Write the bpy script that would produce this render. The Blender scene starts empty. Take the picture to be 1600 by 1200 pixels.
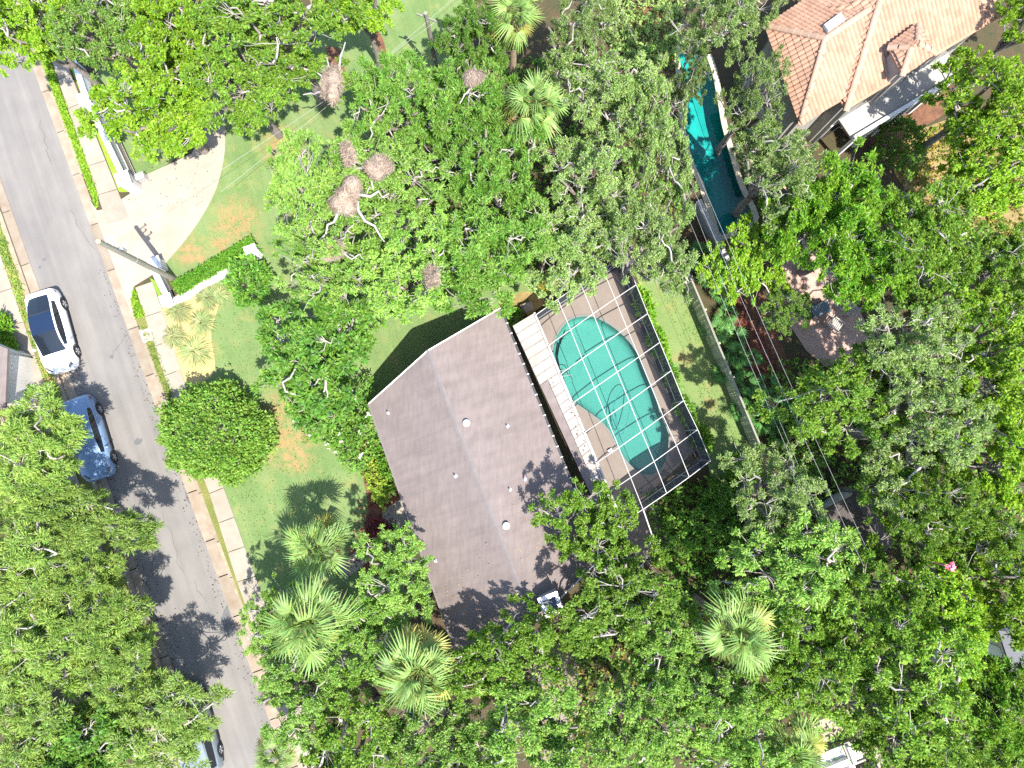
import bpy, bmesh, math, random
import numpy as np
from mathutils import Vector, Matrix

# ------------------------------------------------------------------ camera, sky, sun, exposure
scene = bpy.context.scene
H = 39.6            # drone height in metres
FPX = 1109.0        # focal length in photo pixels (1600 wide)
cam_d = bpy.data.cameras.new('camera'); cam = bpy.data.objects.new('camera', cam_d)
scene.collection.objects.link(cam)
TILT = math.radians(5.1)   # the drone camera looks slightly ahead of straight down
cam.location = (0, 0, H); cam.rotation_euler = (TILT, 0, 0)
cam_d.sensor_fit = 'HORIZONTAL'; cam_d.sensor_width = 36.0; cam_d.lens = 36.0 * FPX / 1600.0
cam_d.clip_start = 0.5; cam_d.clip_end = 2000
scene.camera = cam

SUN_EL = math.radians(62.9)
SUN_H = Vector((0.612, -0.791))            # horizontal direction towards the sun
world = bpy.data.worlds.new('World'); scene.world = world; world.use_nodes = True
wn = world.node_tree.nodes; wl = world.node_tree.links
sky = wn.new('ShaderNodeTexSky'); sky.sky_type = 'NISHITA'; sky.sun_disc = False
sky.sun_elevation = SUN_EL; sky.sun_rotation = math.atan2(SUN_H.x, SUN_H.y)
wl.new(sky.outputs[0], wn['Background'].inputs[0]); wn['Background'].inputs[1].default_value = 0.15
sun_d = bpy.data.lights.new('sun', 'SUN'); sun_d.energy = 4.2; sun_d.angle = math.radians(0.53); sun_d.color = (1.0, 0.955, 0.88)
sun = bpy.data.objects.new('sun', sun_d); scene.collection.objects.link(sun)
to_sun = Vector((SUN_H.x * math.cos(SUN_EL), SUN_H.y * math.cos(SUN_EL), math.sin(SUN_EL)))
sun.rotation_euler = (-to_sun).to_track_quat('-Z', 'Y').to_euler(); sun.location = to_sun * 80
vs = scene.view_settings
vs.view_transform = 'Standard'; vs.look = 'None'; vs.gamma = 1.0; vs.use_curve_mapping = False
vs.exposure = 1.72
scene.cycles.use_denoising = False
scene.cycles.max_bounces = 8; scene.cycles.transparent_max_bounces = 12
scene.cycles.diffuse_bounces = 3; scene.cycles.glossy_bounces = 2; scene.cycles.transmission_bounces = 4
scene.cycles.caustics_reflective = False; scene.cycles.caustics_refractive = False
scene.cycles.sample_clamp_indirect = 6

# ------------------------------------------------------------------ helpers
COL = scene.collection
rnd = random.Random(7)
RNG = np.random.default_rng(11)

def ray(px, py):
    x, y = (px - 800.0) / FPX, (600.0 - py) / FPX
    return Vector((x, y * math.cos(TILT) + math.sin(TILT), y * math.sin(TILT) - math.cos(TILT)))
def G(px, py, z=0.0):
    """photo pixel -> world point at height z"""
    d = ray(px, py); return Vector((0, 0, H)) + d * ((z - H) / d.z)
def pxm(z): return FPX / (H - z)

def link_node(nt, a, b): nt.links.new(a, b)

def mat(name, col, col2=None, scale=3.0, rough=0.85, detail=6, bump=0.0, bscale=None, island=0.0, obj=0.0,
        metal=0.0, spec=0.3, fine=0.0, fscale=40.0, trans=0.0, contrast=(0.35, 0.65), coat=0.0):
    m = bpy.data.materials.new(name); m.use_nodes = True
    nt = m.node_tree; N = nt.nodes; b = N['Principled BSDF']
    b.inputs['Roughness'].default_value = rough; b.inputs['Metallic'].default_value = metal
    b.inputs['Specular IOR Level'].default_value = spec
    b.inputs['Coat Weight'].default_value = coat
    geo = N.new('ShaderNodeNewGeometry')
    cur = None
    rgb = N.new('ShaderNodeRGB'); rgb.outputs[0].default_value = (*col, 1); cur = rgb.outputs[0]
    if col2 is not None:
        no = N.new('ShaderNodeTexNoise'); no.inputs['Scale'].default_value = scale; no.inputs['Detail'].default_value = detail
        no.inputs['Roughness'].default_value = 0.65
        nt.links.new(geo.outputs['Position'], no.inputs['Vector'])
        mr = N.new('ShaderNodeMapRange'); mr.inputs[1].default_value = contrast[0]; mr.inputs[2].default_value = contrast[1]
        nt.links.new(no.outputs['Fac'], mr.inputs[0])
        mx = N.new('ShaderNodeMix'); mx.data_type = 'RGBA'
        mx.inputs[6].default_value = (*col, 1); mx.inputs[7].default_value = (*col2, 1)
        nt.links.new(mr.outputs[0], mx.inputs[0]); cur = mx.outputs[2]
    def scale_value(cur, src, lo, hi):
        mr = N.new('ShaderNodeMapRange'); mr.inputs[3].default_value = lo; mr.inputs[4].default_value = hi
        nt.links.new(src, mr.inputs[0])
        hs = N.new('ShaderNodeHueSaturation'); nt.links.new(mr.outputs[0], hs.inputs['Value']); nt.links.new(cur, hs.inputs['Color'])
        return hs.outputs[0], hs
    if fine:
        n2 = N.new('ShaderNodeTexNoise'); n2.inputs['Scale'].default_value = fscale; n2.inputs['Detail'].default_value = 3
        nt.links.new(geo.outputs['Position'], n2.inputs['Vector'])
        cur, _ = scale_value(cur, n2.outputs['Fac'], 1 - fine, 1 + fine)
    if island:
        cur, hs = scale_value(cur, geo.outputs['Random Per Island'], 1 - island, 1 + island)
    if obj:
        oi = N.new('ShaderNodeObjectInfo'); cur, hs = scale_value(cur, oi.outputs['Random'], 1 - obj, 1 + obj)
    nt.links.new(cur, b.inputs['Base Color'])
    if bump:
        n3 = N.new('ShaderNodeTexNoise'); n3.inputs['Scale'].default_value = bscale or 25; n3.inputs['Detail'].default_value = 5
        nt.links.new(geo.outputs['Position'], n3.inputs['Vector'])
        bp = N.new('ShaderNodeBump'); bp.inputs['Strength'].default_value = bump; bp.inputs['Distance'].default_value = 0.05
        nt.links.new(n3.outputs['Fac'], bp.inputs['Height']); nt.links.new(bp.outputs[0], b.inputs['Normal'])
    m['_out'] = 1
    return m

def leaf_mat(name, col, col2, trans=0.42, hue=0.022, val=0.30, obj_val=0.2, clump=1.3):
    """leaf shader: a mix of two greens over the crown, each leaf and each tree a little different, light passing through"""
    m = bpy.data.materials.new(name); m.use_nodes = True
    nt = m.node_tree; N = nt.nodes; N.clear()
    out = N.new('ShaderNodeOutputMaterial')
    geo = N.new('ShaderNodeNewGeometry'); oi = N.new('ShaderNodeObjectInfo')
    no = N.new('ShaderNodeTexNoise'); no.inputs['Scale'].default_value = clump; no.inputs['Detail'].default_value = 3
    nt.links.new(geo.outputs['Position'], no.inputs['Vector'])
    mr = N.new('ShaderNodeMapRange'); mr.inputs[1].default_value = 0.38; mr.inputs[2].default_value = 0.62
    nt.links.new(no.outputs['Fac'], mr.inputs[0])
    mx = N.new('ShaderNodeMix'); mx.data_type = 'RGBA'
    mx.inputs[6].default_value = (*col, 1); mx.inputs[7].default_value = (*col2, 1)
    nt.links.new(mr.outputs[0], mx.inputs[0])
    hs = N.new('ShaderNodeHueSaturation')
    v = N.new('ShaderNodeMapRange'); v.inputs[3].default_value = 1 - val; v.inputs[4].default_value = 1 + val
    nt.links.new(geo.outputs['Random Per Island'], v.inputs[0])
    v2 = N.new('ShaderNodeMapRange'); v2.inputs[3].default_value = 1 - obj_val; v2.inputs[4].default_value = 1 + obj_val
    nt.links.new(oi.outputs['Random'], v2.inputs[0])
    mu = N.new('ShaderNodeMath'); mu.operation = 'MULTIPLY'
    nt.links.new(v.outputs[0], mu.inputs[0]); nt.links.new(v2.outputs[0], mu.inputs[1])
    nt.links.new(mu.outputs[0], hs.inputs['Value'])
    h = N.new('ShaderNodeMapRange'); h.inputs[3].default_value = 0.5 - hue; h.inputs[4].default_value = 0.5 + hue
    fr = N.new('ShaderNodeMath'); fr.operation = 'FRACT'
    m7 = N.new('ShaderNodeMath'); m7.operation = 'MULTIPLY'; m7.inputs[1].default_value = 7.31
    nt.links.new(geo.outputs['Random Per Island'], m7.inputs[0]); nt.links.new(m7.outputs[0], fr.inputs[0])
    nt.links.new(fr.outputs[0], h.inputs[0]); nt.links.new(h.outputs[0], hs.inputs['Hue'])
    nt.links.new(mx.outputs[2], hs.inputs['Color'])
    pb = N.new('ShaderNodeBsdfPrincipled'); pb.inputs['Roughness'].default_value = 0.5; pb.inputs['Specular IOR Level'].default_value = 0.3
    tr = N.new('ShaderNodeBsdfTranslucent')
    hs2 = N.new('ShaderNodeHueSaturation'); hs2.inputs['Hue'].default_value = 0.48; hs2.inputs['Value'].default_value = 1.25
    nt.links.new(hs.outputs[0], hs2.inputs['Color'])
    nt.links.new(hs.outputs[0], pb.inputs['Base Color']); nt.links.new(hs2.outputs[0], tr.inputs['Color'])
    ms = N.new('ShaderNodeMixShader'); ms.inputs[0].default_value = trans
    nt.links.new(pb.outputs[0], ms.inputs[1]); nt.links.new(tr.outputs[0], ms.inputs[2])
    nt.links.new(ms.outputs[0], out.inputs[0])
    return m

def np_mesh(name, V, F, mats=None, smooth=False, midx=None):
    V = np.asarray(V, dtype=np.float32); F = np.asarray(F, dtype=np.int32)
    me = bpy.data.meshes.new(name)
    me.vertices.add(len(V)); me.vertices.foreach_set('co', V.ravel())
    k = F.shape[1]
    me.loops.add(F.size); me.loops.foreach_set('vertex_index', F.ravel())
    me.polygons.add(len(F)); me.polygons.foreach_set('loop_start', np.arange(0, F.size, k, dtype=np.int32))
    if smooth: me.polygons.foreach_set('use_smooth', np.ones(len(F), dtype=bool))
    if midx is not None: me.polygons.foreach_set('material_index', np.asarray(midx, dtype=np.int32))
    me.update(calc_edges=True)
    for m in (mats or []): me.materials.append(m)
    return me

def link(name, me, parent=None, loc=None, rot=None, scale=None):
    o = bpy.data.objects.new(name, me); COL.objects.link(o)
    if parent is not None: o.parent = parent
    if loc is not None: o.location = loc
    if rot is not None: o.rotation_euler = rot
    if scale is not None: o.scale = scale
    return o

def tag(o, label=None, cat=None, group=None, kind=None):
    if label: o['label'] = label
    if cat: o['category'] = cat
    if group: o['group'] = group
    if kind: o['kind'] = kind
    return o

def empty(name, loc, label, cat, group=None, rz=0.0):
    o = bpy.data.objects.new(name, None); COL.objects.link(o); o.location = loc; o.rotation_euler = (0, 0, rz)
    o.empty_display_size = 0.3
    return tag(o, label, cat, group)

class MB:
    """collects shapes into one mesh"""
    def __init__(s): s.v = []; s.f = []
    def add(s, verts, faces):
        n = len(s.v); s.v += [tuple(p) for p in verts]; s.f += [tuple(i + n for i in f) for f in faces]
        return s
    def box(s, c, size, rz=0.0, tilt=None):
        x, y, z = size[0] / 2, size[1] / 2, size[2] / 2
        M = Matrix.Rotation(rz, 3, 'Z')
        if tilt is not None: M = M @ tilt
        vs_ = [Vector(c) + M @ Vector((sx * x, sy * y, sz * z)) for sz in (-1, 1) for sx, sy in ((-1, -1), (1, -1), (1, 1), (-1, 1))]
        return s.add(vs_, [(3, 2, 1, 0), (4, 5, 6, 7), (0, 1, 5, 4), (1, 2, 6, 5), (2, 3, 7, 6), (3, 0, 4, 7)])
    def bar(s, a, b, w, h, up=Vector((0, 0, 1))):
        a = Vector(a); b = Vector(b); d = (b - a).normalized()
        sd = d.cross(up)
        if sd.length < 1e-4: sd = d.cross(Vector((1, 0, 0)))
        sd.normalize(); u = sd.cross(d)
        vs_ = [p + sd * (i * w / 2) + u * (j * h / 2) for p in (a, b) for i, j in ((-1, -1), (1, -1), (1, 1), (-1, 1))]
        return s.add(vs_, [(0, 1, 2, 3), (7, 6, 5, 4), (4, 5, 1, 0), (5, 6, 2, 1), (6, 7, 3, 2), (7, 4, 0, 3)])
    def tube(s, pts, rad, n=6, cap=True):
        pts = [Vector(p) for p in pts]
        if not hasattr(rad, '__len__'): rad = [rad] * len(pts)
        base = len(s.v); prev = None
        for i, p in enumerate(pts):
            d = (pts[min(i + 1, len(pts) - 1)] - pts[max(i - 1, 0)]).normalized()
            ref = prev if prev is not None else (Vector((0, 0, 1)) if abs(d.z) < 0.9 else Vector((1, 0, 0)))
            sd = d.cross(ref)
            if sd.length < 1e-5: sd = d.cross(Vector((0, 1, 0)))
            sd.normalize(); u = sd.cross(d); prev = u
            for k in range(n):
                a = 2 * math.pi * k / n
                s.v.append(tuple(p + sd * (math.cos(a) * rad[i]) + u * (math.sin(a) * rad[i])))
        for i in range(len(pts) - 1):
            for k in range(n):
                k2 = (k + 1) % n
                s.f.append((base + i * n + k, base + i * n + k2, base + (i + 1) * n + k2, base + (i + 1) * n + k))
        if cap:
            s.f.append(tuple(base + k for k in reversed(range(n))))
            s.f.append(tuple(base + (len(pts) - 1) * n + k for k in range(n)))
        return s
    def prism(s, poly, z0, z1):
        """poly: list of (x, y) world; z0/z1 heights"""
        n = len(poly)
        ar = sum(poly[i][0] * poly[(i + 1) % n][1] - poly[(i + 1) % n][0] * poly[i][1] for i in range(n))
        if ar < 0: poly = list(reversed(poly))
        vs_ = [(p[0], p[1], z0) for p in poly] + [(p[0], p[1], z1) for p in poly]
        fs = [tuple(range(n, 2 * n)), tuple(reversed(range(n)))]
        fs += [(i, (i + 1) % n, n + (i + 1) % n, n + i) for i in range(n)]
        return s.add(vs_, fs)
    def mesh(s, name, m, off=(0, 0, 0), smooth=False):
        me = bpy.data.meshes.new(name)
        ox, oy, oz = off
        me.from_pydata([(x - ox, y - oy, z - oz) for x, y, z in s.v], [], s.f)
        if m is not None: me.materials.append(m)
        if smooth:
            for p in me.polygons: p.use_smooth = True
        me.update()
        return me
    def part(s, name, m, parent, smooth=False, label=None, kind=None):
        off = parent.matrix_world.translation if parent.parent is None else Vector((0, 0, 0))
        root = parent
        off = Vector((0, 0, 0))
        while root is not None: off += root.location; root = root.parent
        o = link(name, s.mesh(name, m, off, smooth), parent)
        return tag(o, label=label, kind=kind)
    def thing(s, name, m, label, cat, group=None, smooth=False, base=None):
        if base is None:
            a = np.array(s.v); base = ((a[:, 0].min() + a[:, 0].max()) / 2, (a[:, 1].min() + a[:, 1].max()) / 2, a[:, 2].min())
        o = link(name, s.mesh(name, m, base, smooth), None, base)
        return tag(o, label, cat, group)
    def struct(s, name, m, kind='structure', label=None, smooth=False):
        o = link(name, s.mesh(name, m, (0, 0, 0), smooth)); tag(o, label=label, kind=kind); return o

def poly_px(pts, z=0.0): return [tuple(G(x, y, z))[:2] for x, y in pts]

def smooth_closed(pts, n=8):
    """Catmull-Rom closed outline"""
    out = []; m = len(pts)
    for i in range(m):
        p0, p1, p2, p3 = (Vector(pts[(i + k - 1) % m]) for k in range(4))
        for j in range(n):
            t = j / n
            out.append(tuple(0.5 * ((2 * p1) + (p2 - p0) * t + (2 * p0 - 5 * p1 + 4 * p2 - p3) * t * t + (3 * p1 - p0 - 3 * p2 + p3) * t ** 3)))
    return out
def smooth_open(pts, n=8):
    out = []; m = len(pts)
    for i in range(m - 1):
        p0, p1, p2, p3 = Vector(pts[max(i - 1, 0)]), Vector(pts[i]), Vector(pts[i + 1]), Vector(pts[min(i + 2, m - 1)])
        for j in range(n):
            t = j / n
            out.append(tuple(0.5 * ((2 * p1) + (p2 - p0) * t + (2 * p0 - 5 * p1 + 4 * p2 - p3) * t * t + (3 * p1 - p0 - 3 * p2 + p3) * t ** 3)))
    out.append(tuple(pts[-1])); return out

def copy_tree(o, parent=None):
    c = o.copy(); COL.objects.link(c); c.parent = parent
    for ch in list(o.children): copy_tree(ch, c)
    return c

# ------------------------------------------------------------------ materials
M = {}
M['asphalt'] = mat('asphalt', (0.130, 0.121, 0.113), (0.151, 0.140, 0.128), scale=0.35, rough=0.95, fine=0.04, fscale=45)
M['patch'] = mat('asphalt_patch', (0.084, 0.084, 0.086), (0.101, 0.101, 0.101), scale=1.2, rough=0.95, fine=0.12, fscale=60)
M['concrete'] = mat('concrete', (0.243, 0.201, 0.153), (0.277, 0.235, 0.185), scale=0.8, rough=0.9, fine=0.06, fscale=30, bump=0.1, bscale=60)
M['sidewalk'] = mat('sidewalk_concrete', (0.201, 0.174, 0.135), (0.237, 0.210, 0.172), scale=1.2, rough=0.92, fine=0.08, fscale=25, obj=0.08)
M['gutter'] = mat('gutter_concrete', (0.176, 0.135, 0.097), (0.227, 0.191, 0.149), scale=1.4, rough=0.92, fine=0.12, fscale=20, obj=0.12)
M['kerb'] = mat('kerb_concrete', (0.224, 0.197, 0.140), (0.181, 0.140, 0.095), scale=2.0, rough=0.92, fine=0.1, fscale=20, obj=0.1)
M['soil'] = mat('soil', (0.068, 0.044, 0.025), (0.037, 0.041, 0.017), scale=1.6, rough=1.0, fine=0.6, fscale=16, bump=0.6, bscale=12)
M['mulch'] = mat('mulch', (0.150, 0.071, 0.038), (0.083, 0.041, 0.026), scale=2.5, rough=1.0, fine=0.4, fscale=14, bump=0.8, bscale=16)
M['sand'] = mat('dry_ground', (0.247, 0.173, 0.083), (0.120, 0.098, 0.030), scale=0.8, rough=1.0, fine=0.25, fscale=8, bump=0.5, bscale=12)
M['brick_paving'] = mat('terrace_paving', (0.30, 0.19, 0.15), (0.36, 0.25, 0.20), scale=1.5, rough=0.9, fine=0.15, fscale=12, bump=0.3, bscale=18)
M['deck'] = mat('pool_deck', (0.156, 0.126, 0.104), (0.182, 0.150, 0.125), scale=0.9, rough=0.85, fine=0.08, fscale=30)
M['white'] = mat('white_paint', (0.663, 0.654, 0.637), (0.595, 0.578, 0.552), scale=2.0, rough=0.6)
M['wall'] = mat('stucco', (0.527, 0.493, 0.442), (0.476, 0.442, 0.399), scale=1.0, rough=0.9)
M['greywall'] = mat('grey_stucco', (0.288, 0.272, 0.248), (0.248, 0.232, 0.216), scale=1.0, rough=0.9)
M['bark'] = mat('bark', (0.160, 0.132, 0.112), (0.240, 0.208, 0.184), scale=4.0, rough=0.95, bump=0.5, bscale=14)
M['twig'] = mat('pale_twig', (0.240, 0.212, 0.188), (0.336, 0.312, 0.288), scale=2.0, rough=0.9)
M['moss'] = mat('dry_moss', (0.245, 0.184, 0.134), (0.310, 0.245, 0.196), scale=1.5, rough=1.0, island=0.35)
M['palmtrunk'] = mat('palm_trunk', (0.22, 0.165, 0.115), (0.30, 0.24, 0.17), scale=5, rough=0.95, bump=0.6, bscale=20)
M['pole'] = mat('weathered_pole', (0.20, 0.19, 0.155), (0.15, 0.145, 0.115), scale=2.5, rough=0.9)
M['wire'] = mat('wire', (0.26, 0.26, 0.26), rough=0.5)
M['glass_dark'] = mat('window_glass', (0.02, 0.025, 0.03), rough=0.08, spec=0.6)
M['metal'] = mat('galvanised', (0.55, 0.56, 0.58), (0.42, 0.43, 0.45), scale=3, rough=0.4, metal=0.6)
M['dark'] = mat('dark_metal', (0.03, 0.03, 0.033), rough=0.6)
M['frame_white'] = mat('cage_aluminium', (0.36, 0.345, 0.33), rough=0.5)
M['pink'] = mat('pink_plastic', (0.75, 0.20, 0.26), (0.66, 0.15, 0.22), scale=5, rough=0.5)

def add_streaks(m, axis, across, along, lo, hi, det=4):
    """tone streaks drawn out along a direction: tyre wear on a road, run-off on a roof"""
    nt = m.node_tree; N = nt.nodes; b = N['Principled BSDF']; geo = N.new('ShaderNodeNewGeometry')
    mp = N.new('ShaderNodeMapping'); mp.vector_type = 'TEXTURE'; mp.inputs['Rotation'].default_value = (0, 0, math.atan2(axis[1], axis[0])); mp.inputs['Scale'].default_value = (along, across, 1)
    nt.links.new(geo.outputs['Position'], mp.inputs['Vector'])
    no = N.new('ShaderNodeTexNoise'); no.inputs['Scale'].default_value = 1.0; no.inputs['Detail'].default_value = det; nt.links.new(mp.outputs[0], no.inputs['Vector'])
    mr = N.new('ShaderNodeMapRange'); mr.inputs[1].default_value = 0.3; mr.inputs[2].default_value = 0.7; mr.inputs[3].default_value = lo; mr.inputs[4].default_value = hi
    nt.links.new(no.outputs['Fac'], mr.inputs[0])
    hs = N.new('ShaderNodeHueSaturation'); src = b.inputs['Base Color'].links[0].from_socket
    nt.links.new(src, hs.inputs['Color']); nt.links.new(mr.outputs[0], hs.inputs['Value']); nt.links.new(hs.outputs[0], b.inputs['Base Color'])
# lawn: green blades, drier streaks, and worn sandy spots where the turf is thin
def lawn_mat(name, spots=(), green=(0.092, 0.146, 0.050), green2=(0.128, 0.172, 0.066), dry=(0.215, 0.155, 0.070)):
    m = bpy.data.materials.new(name); m.use_nodes = True
    nt = m.node_tree; N = nt.nodes; b = N['Principled BSDF']; b.inputs['Roughness'].default_value = 1.0; b.inputs['Specular IOR Level'].default_value = 0.1
    geo = N.new('ShaderNodeNewGeometry')
    def noise(sc, det=5):
        n = N.new('ShaderNodeTexNoise'); n.inputs['Scale'].default_value = sc; n.inputs['Detail'].default_value = det
        nt.links.new(geo.outputs['Position'], n.inputs['Vector']); return n
    def mr(src, a, b_, c, d):
        n = N.new('ShaderNodeMapRange'); n.inputs[1].default_value = a; n.inputs[2].default_value = b_; n.inputs[3].default_value = c; n.inputs[4].default_value = d
        nt.links.new(src, n.inputs[0]); return n.outputs[0]
    def mix(f, a, b_):
        n = N.new('ShaderNodeMix'); n.data_type = 'RGBA'
        nt.links.new(f, n.inputs[0])
        for i, v in ((6, a), (7, b_)):
            if isinstance(v, tuple): n.inputs[i].default_value = (*v, 1)
            else: nt.links.new(v, n.inputs[i])
        return n.outputs[2]
    c = mix(mr(noise(0.5).outputs['Fac'], 0.35, 0.65, 0, 1), green, green2)
    wob = noise(1.6)
    tot = None
    for (x, y, r) in spots:
        p = G(x, y); d = N.new('ShaderNodeVectorMath'); d.operation = 'DISTANCE'; d.inputs[1].default_value = tuple(p)
        nt.links.new(geo.outputs['Position'], d.inputs[0])
        f = mr(d.outputs['Value'], r * 0.3, r, 1, 0)
        if tot is None: tot = f
        else:
            mx = N.new('ShaderNodeMath'); mx.operation = 'MAXIMUM'; nt.links.new(tot, mx.inputs[0]); nt.links.new(f, mx.inputs[1]); tot = mx.outputs[0]
    if tot is not None:
        w = mr(noise(2.2, 9).outputs['Fac'], 0.36, 0.64, 0.1, 1.5)
        mu = N.new('ShaderNodeMath'); mu.operation = 'MULTIPLY'; mu.use_clamp = True
        nt.links.new(tot, mu.inputs[0]); nt.links.new(w, mu.inputs[1])
        c = mix(mu.outputs[0], c, dry)
    thin = mr(noise(1.3, 10).outputs['Fac'], 0.52, 0.75, 0, 0.6)
    c = mix(thin, c, (0.20, 0.18, 0.07))
    hs = N.new('ShaderNodeHueSaturation'); nt.links.new(mr(noise(28, 3).outputs['Fac'], 0.3, 0.7, 0.66, 1.32), hs.inputs['Value']); nt.links.new(c, hs.inputs['Color'])
    nt.links.new(hs.outputs[0], b.inputs['Base Color'])
    bp = N.new('ShaderNodeBump'); bp.inputs['Strength'].default_value = 0.5; bp.inputs['Distance'].default_value = 0.05
    nt.links.new(noise(35, 3).outputs['Fac'], bp.inputs['Height']); nt.links.new(bp.outputs[0], b.inputs['Normal'])
    return m
M['lawn'] = lawn_mat('lawn', [(452, 690, 1.9), (435, 640, 1.2), (465, 715, 1.2), (300, 545, 1.6), (370, 345, 1.8), (440, 230, 1.6), (300, 395, 1.3), (350, 380, 1.0)])
M['lawn_back'] = lawn_mat('lawn_back', [(1070, 560, 0.6), (1110, 630, 0.5)], green=(0.106, 0.160, 0.052), green2=(0.138, 0.182, 0.066))
M['verge'] = lawn_mat('verge_turf', [], green=(0.112, 0.208, 0.020), green2=(0.176, 0.264, 0.028))
M['verge_worn'] = lawn_mat('worn_verge', [(60, 520, 2.0), (85, 580, 2.0), (30, 440, 2.0)], green=(0.102, 0.120, 0.030), green2=(0.132, 0.132, 0.042))

# shingled roof: fine courses running along the slope, weathered tone
def shingle_mat(name, c1, c2, axis):
    m = mat(name, c1, c2, scale=0.45, rough=0.95, fine=0.10, fscale=22, contrast=(0.3, 0.7))
    nt = m.node_tree; N = nt.nodes; b = N['Principled BSDF']
    geo = N.new('ShaderNodeNewGeometry'); dt = N.new('ShaderNodeVectorMath'); dt.operation = 'DOT_PRODUCT'
    dt.inputs[1].default_value = axis; nt.links.new(geo.outputs['Position'], dt.inputs[0])
    mu = N.new('ShaderNodeMath'); mu.operation = 'MULTIPLY'; mu.inputs[1].default_value = 1 / 0.145; nt.links.new(dt.outputs['Value'], mu.inputs[0])
    fr = N.new('ShaderNodeMath'); fr.operation = 'FRACT'; nt.links.new(mu.outputs[0], fr.inputs[0])
    bp = N.new('ShaderNodeBump'); bp.inputs['Strength'].default_value = 0.45; bp.inputs['Distance'].default_value = 0.02
    nt.links.new(fr.outputs[0], bp.inputs['Height']); nt.links.new(bp.outputs[0], b.inputs['Normal'])
    # tab to tab tone
    br = N.new('ShaderNodeTexNoise'); br.inputs['Scale'].default_value = 1.0; br.inputs['Detail'].default_value = 1
    mp = N.new('ShaderNodeMapping'); mp.inputs['Rotation'].default_value = (0, 0, -math.atan2(axis[1], axis[0])); mp.inputs['Scale'].default_value = (7, 1.3, 1)
    nt.links.new(geo.outputs['Position'], mp.inputs['Vector']); nt.links.new(mp.outputs[0], br.inputs['Vector'])
    mr = N.new('ShaderNodeMapRange'); mr.inputs[1].default_value = 0.3; mr.inputs[2].default_value = 0.7; mr.inputs[3].default_value = 0.93; mr.inputs[4].default_value = 1.07
    nt.links.new(br.outputs['Fac'], mr.inputs[0])
    hs = N.new('ShaderNodeHueSaturation'); src = b.inputs['Base Color'].links[0].from_socket
    nt.links.new(src, hs.inputs['Color']); nt.links.new(mr.outputs[0], hs.inputs['Value']); nt.links.new(hs.outputs[0], b.inputs['Base Color'])
    return m
M['shingle'] = shingle_mat('grey_shingle', (0.128, 0.104, 0.097), (0.154, 0.127, 0.118), (0.935, 0.354, 0))
M['shingle_dark'] = shingle_mat('dark_shingle', (0.075, 0.062, 0.058), (0.10, 0.085, 0.08), (0.935, 0.354, 0))
M['tile'] = mat('clay_tile', (0.281, 0.158, 0.102), (0.323, 0.194, 0.133), scale=0.8, rough=0.85, island=0.14, fine=0.08, fscale=20)
M['tile_ridge'] = mat('clay_ridge', (0.302, 0.197, 0.138), (0.328, 0.223, 0.164), scale=0.8, rough=0.85, obj=0.08)
M['panel'] = mat('patio_panel', (0.259, 0.238, 0.217), (0.217, 0.184, 0.151), scale=0.9, rough=0.7, obj=0.05, contrast=(0.45, 0.8))
M['fence'] = mat('fence_board', (0.334, 0.358, 0.211), (0.469, 0.445, 0.296), scale=3, rough=0.95, obj=0.25)
M['plaster'] = mat('pool_plaster', (0.073, 0.217, 0.180), (0.063, 0.198, 0.166), scale=0.8, rough=0.8)
M['plaster_deep'] = mat('neighbour_pool_plaster', (0.027, 0.284, 0.252), (0.015, 0.222, 0.204), scale=0.9, rough=0.8)

def water_mat(name, tint):
    m = bpy.data.materials.new(name); m.use_nodes = True
    nt = m.node_tree; N = nt.nodes; N.clear(); out = N.new('ShaderNodeOutputMaterial')
    t = N.new('ShaderNodeBsdfTransparent'); t.inputs[0].default_value = (*tint, 1)
    g = N.new('ShaderNodeBsdfGlossy'); g.inputs['Roughness'].default_value = 0.03
    fr = N.new('ShaderNodeFresnel'); fr.inputs[0].default_value = 1.33
    no = N.new('ShaderNodeTexNoise'); no.inputs['Scale'].default_value = 2.5; no.inputs['Detail'].default_value = 2
    geo = N.new('ShaderNodeNewGeometry'); nt.links.new(geo.outputs['Position'], no.inputs['Vector'])
    bp = N.new('ShaderNodeBump'); bp.inputs['Strength'].default_value = 0.15; bp.inputs['Distance'].default_value = 0.03
    nt.links.new(no.outputs['Fac'], bp.inputs['Height']); nt.links.new(bp.outputs[0], g.inputs['Normal']); nt.links.new(bp.outputs[0], fr.inputs['Normal'])
    ms = N.new('ShaderNodeMixShader'); nt.links.new(fr.outputs[0], ms.inputs[0]); nt.links.new(t.outputs[0], ms.inputs[1]); nt.links.new(g.outputs[0], ms.inputs[2])
    nt.links.new(ms.outputs[0], out.inputs[0]); return m
M['water'] = water_mat('pool_water', (0.72, 0.95, 0.93))
M['water_deep'] = water_mat('deep_pool_water', (0.55, 0.92, 0.92))
def screen_mat(name, opacity):
    m = bpy.data.materials.new(name); m.use_nodes = True
    nt = m.node_tree; N = nt.nodes; N.clear(); out = N.new('ShaderNodeOutputMaterial')
    t = N.new('ShaderNodeBsdfTransparent'); d = N.new('ShaderNodeBsdfDiffuse'); d.inputs[0].default_value = (0.05, 0.055, 0.065, 1)
    ms = N.new('ShaderNodeMixShader'); ms.inputs[0].default_value = opacity
    nt.links.new(t.outputs[0], ms.inputs[1]); nt.links.new(d.outputs[0], ms.inputs[2]); nt.links.new(ms.outputs[0], out.inputs[0]); return m
M['screen'] = screen_mat('insect_screen', 0.07)
M['screen_wall'] = screen_mat('insect_screen_wall', 0.92)

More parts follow.
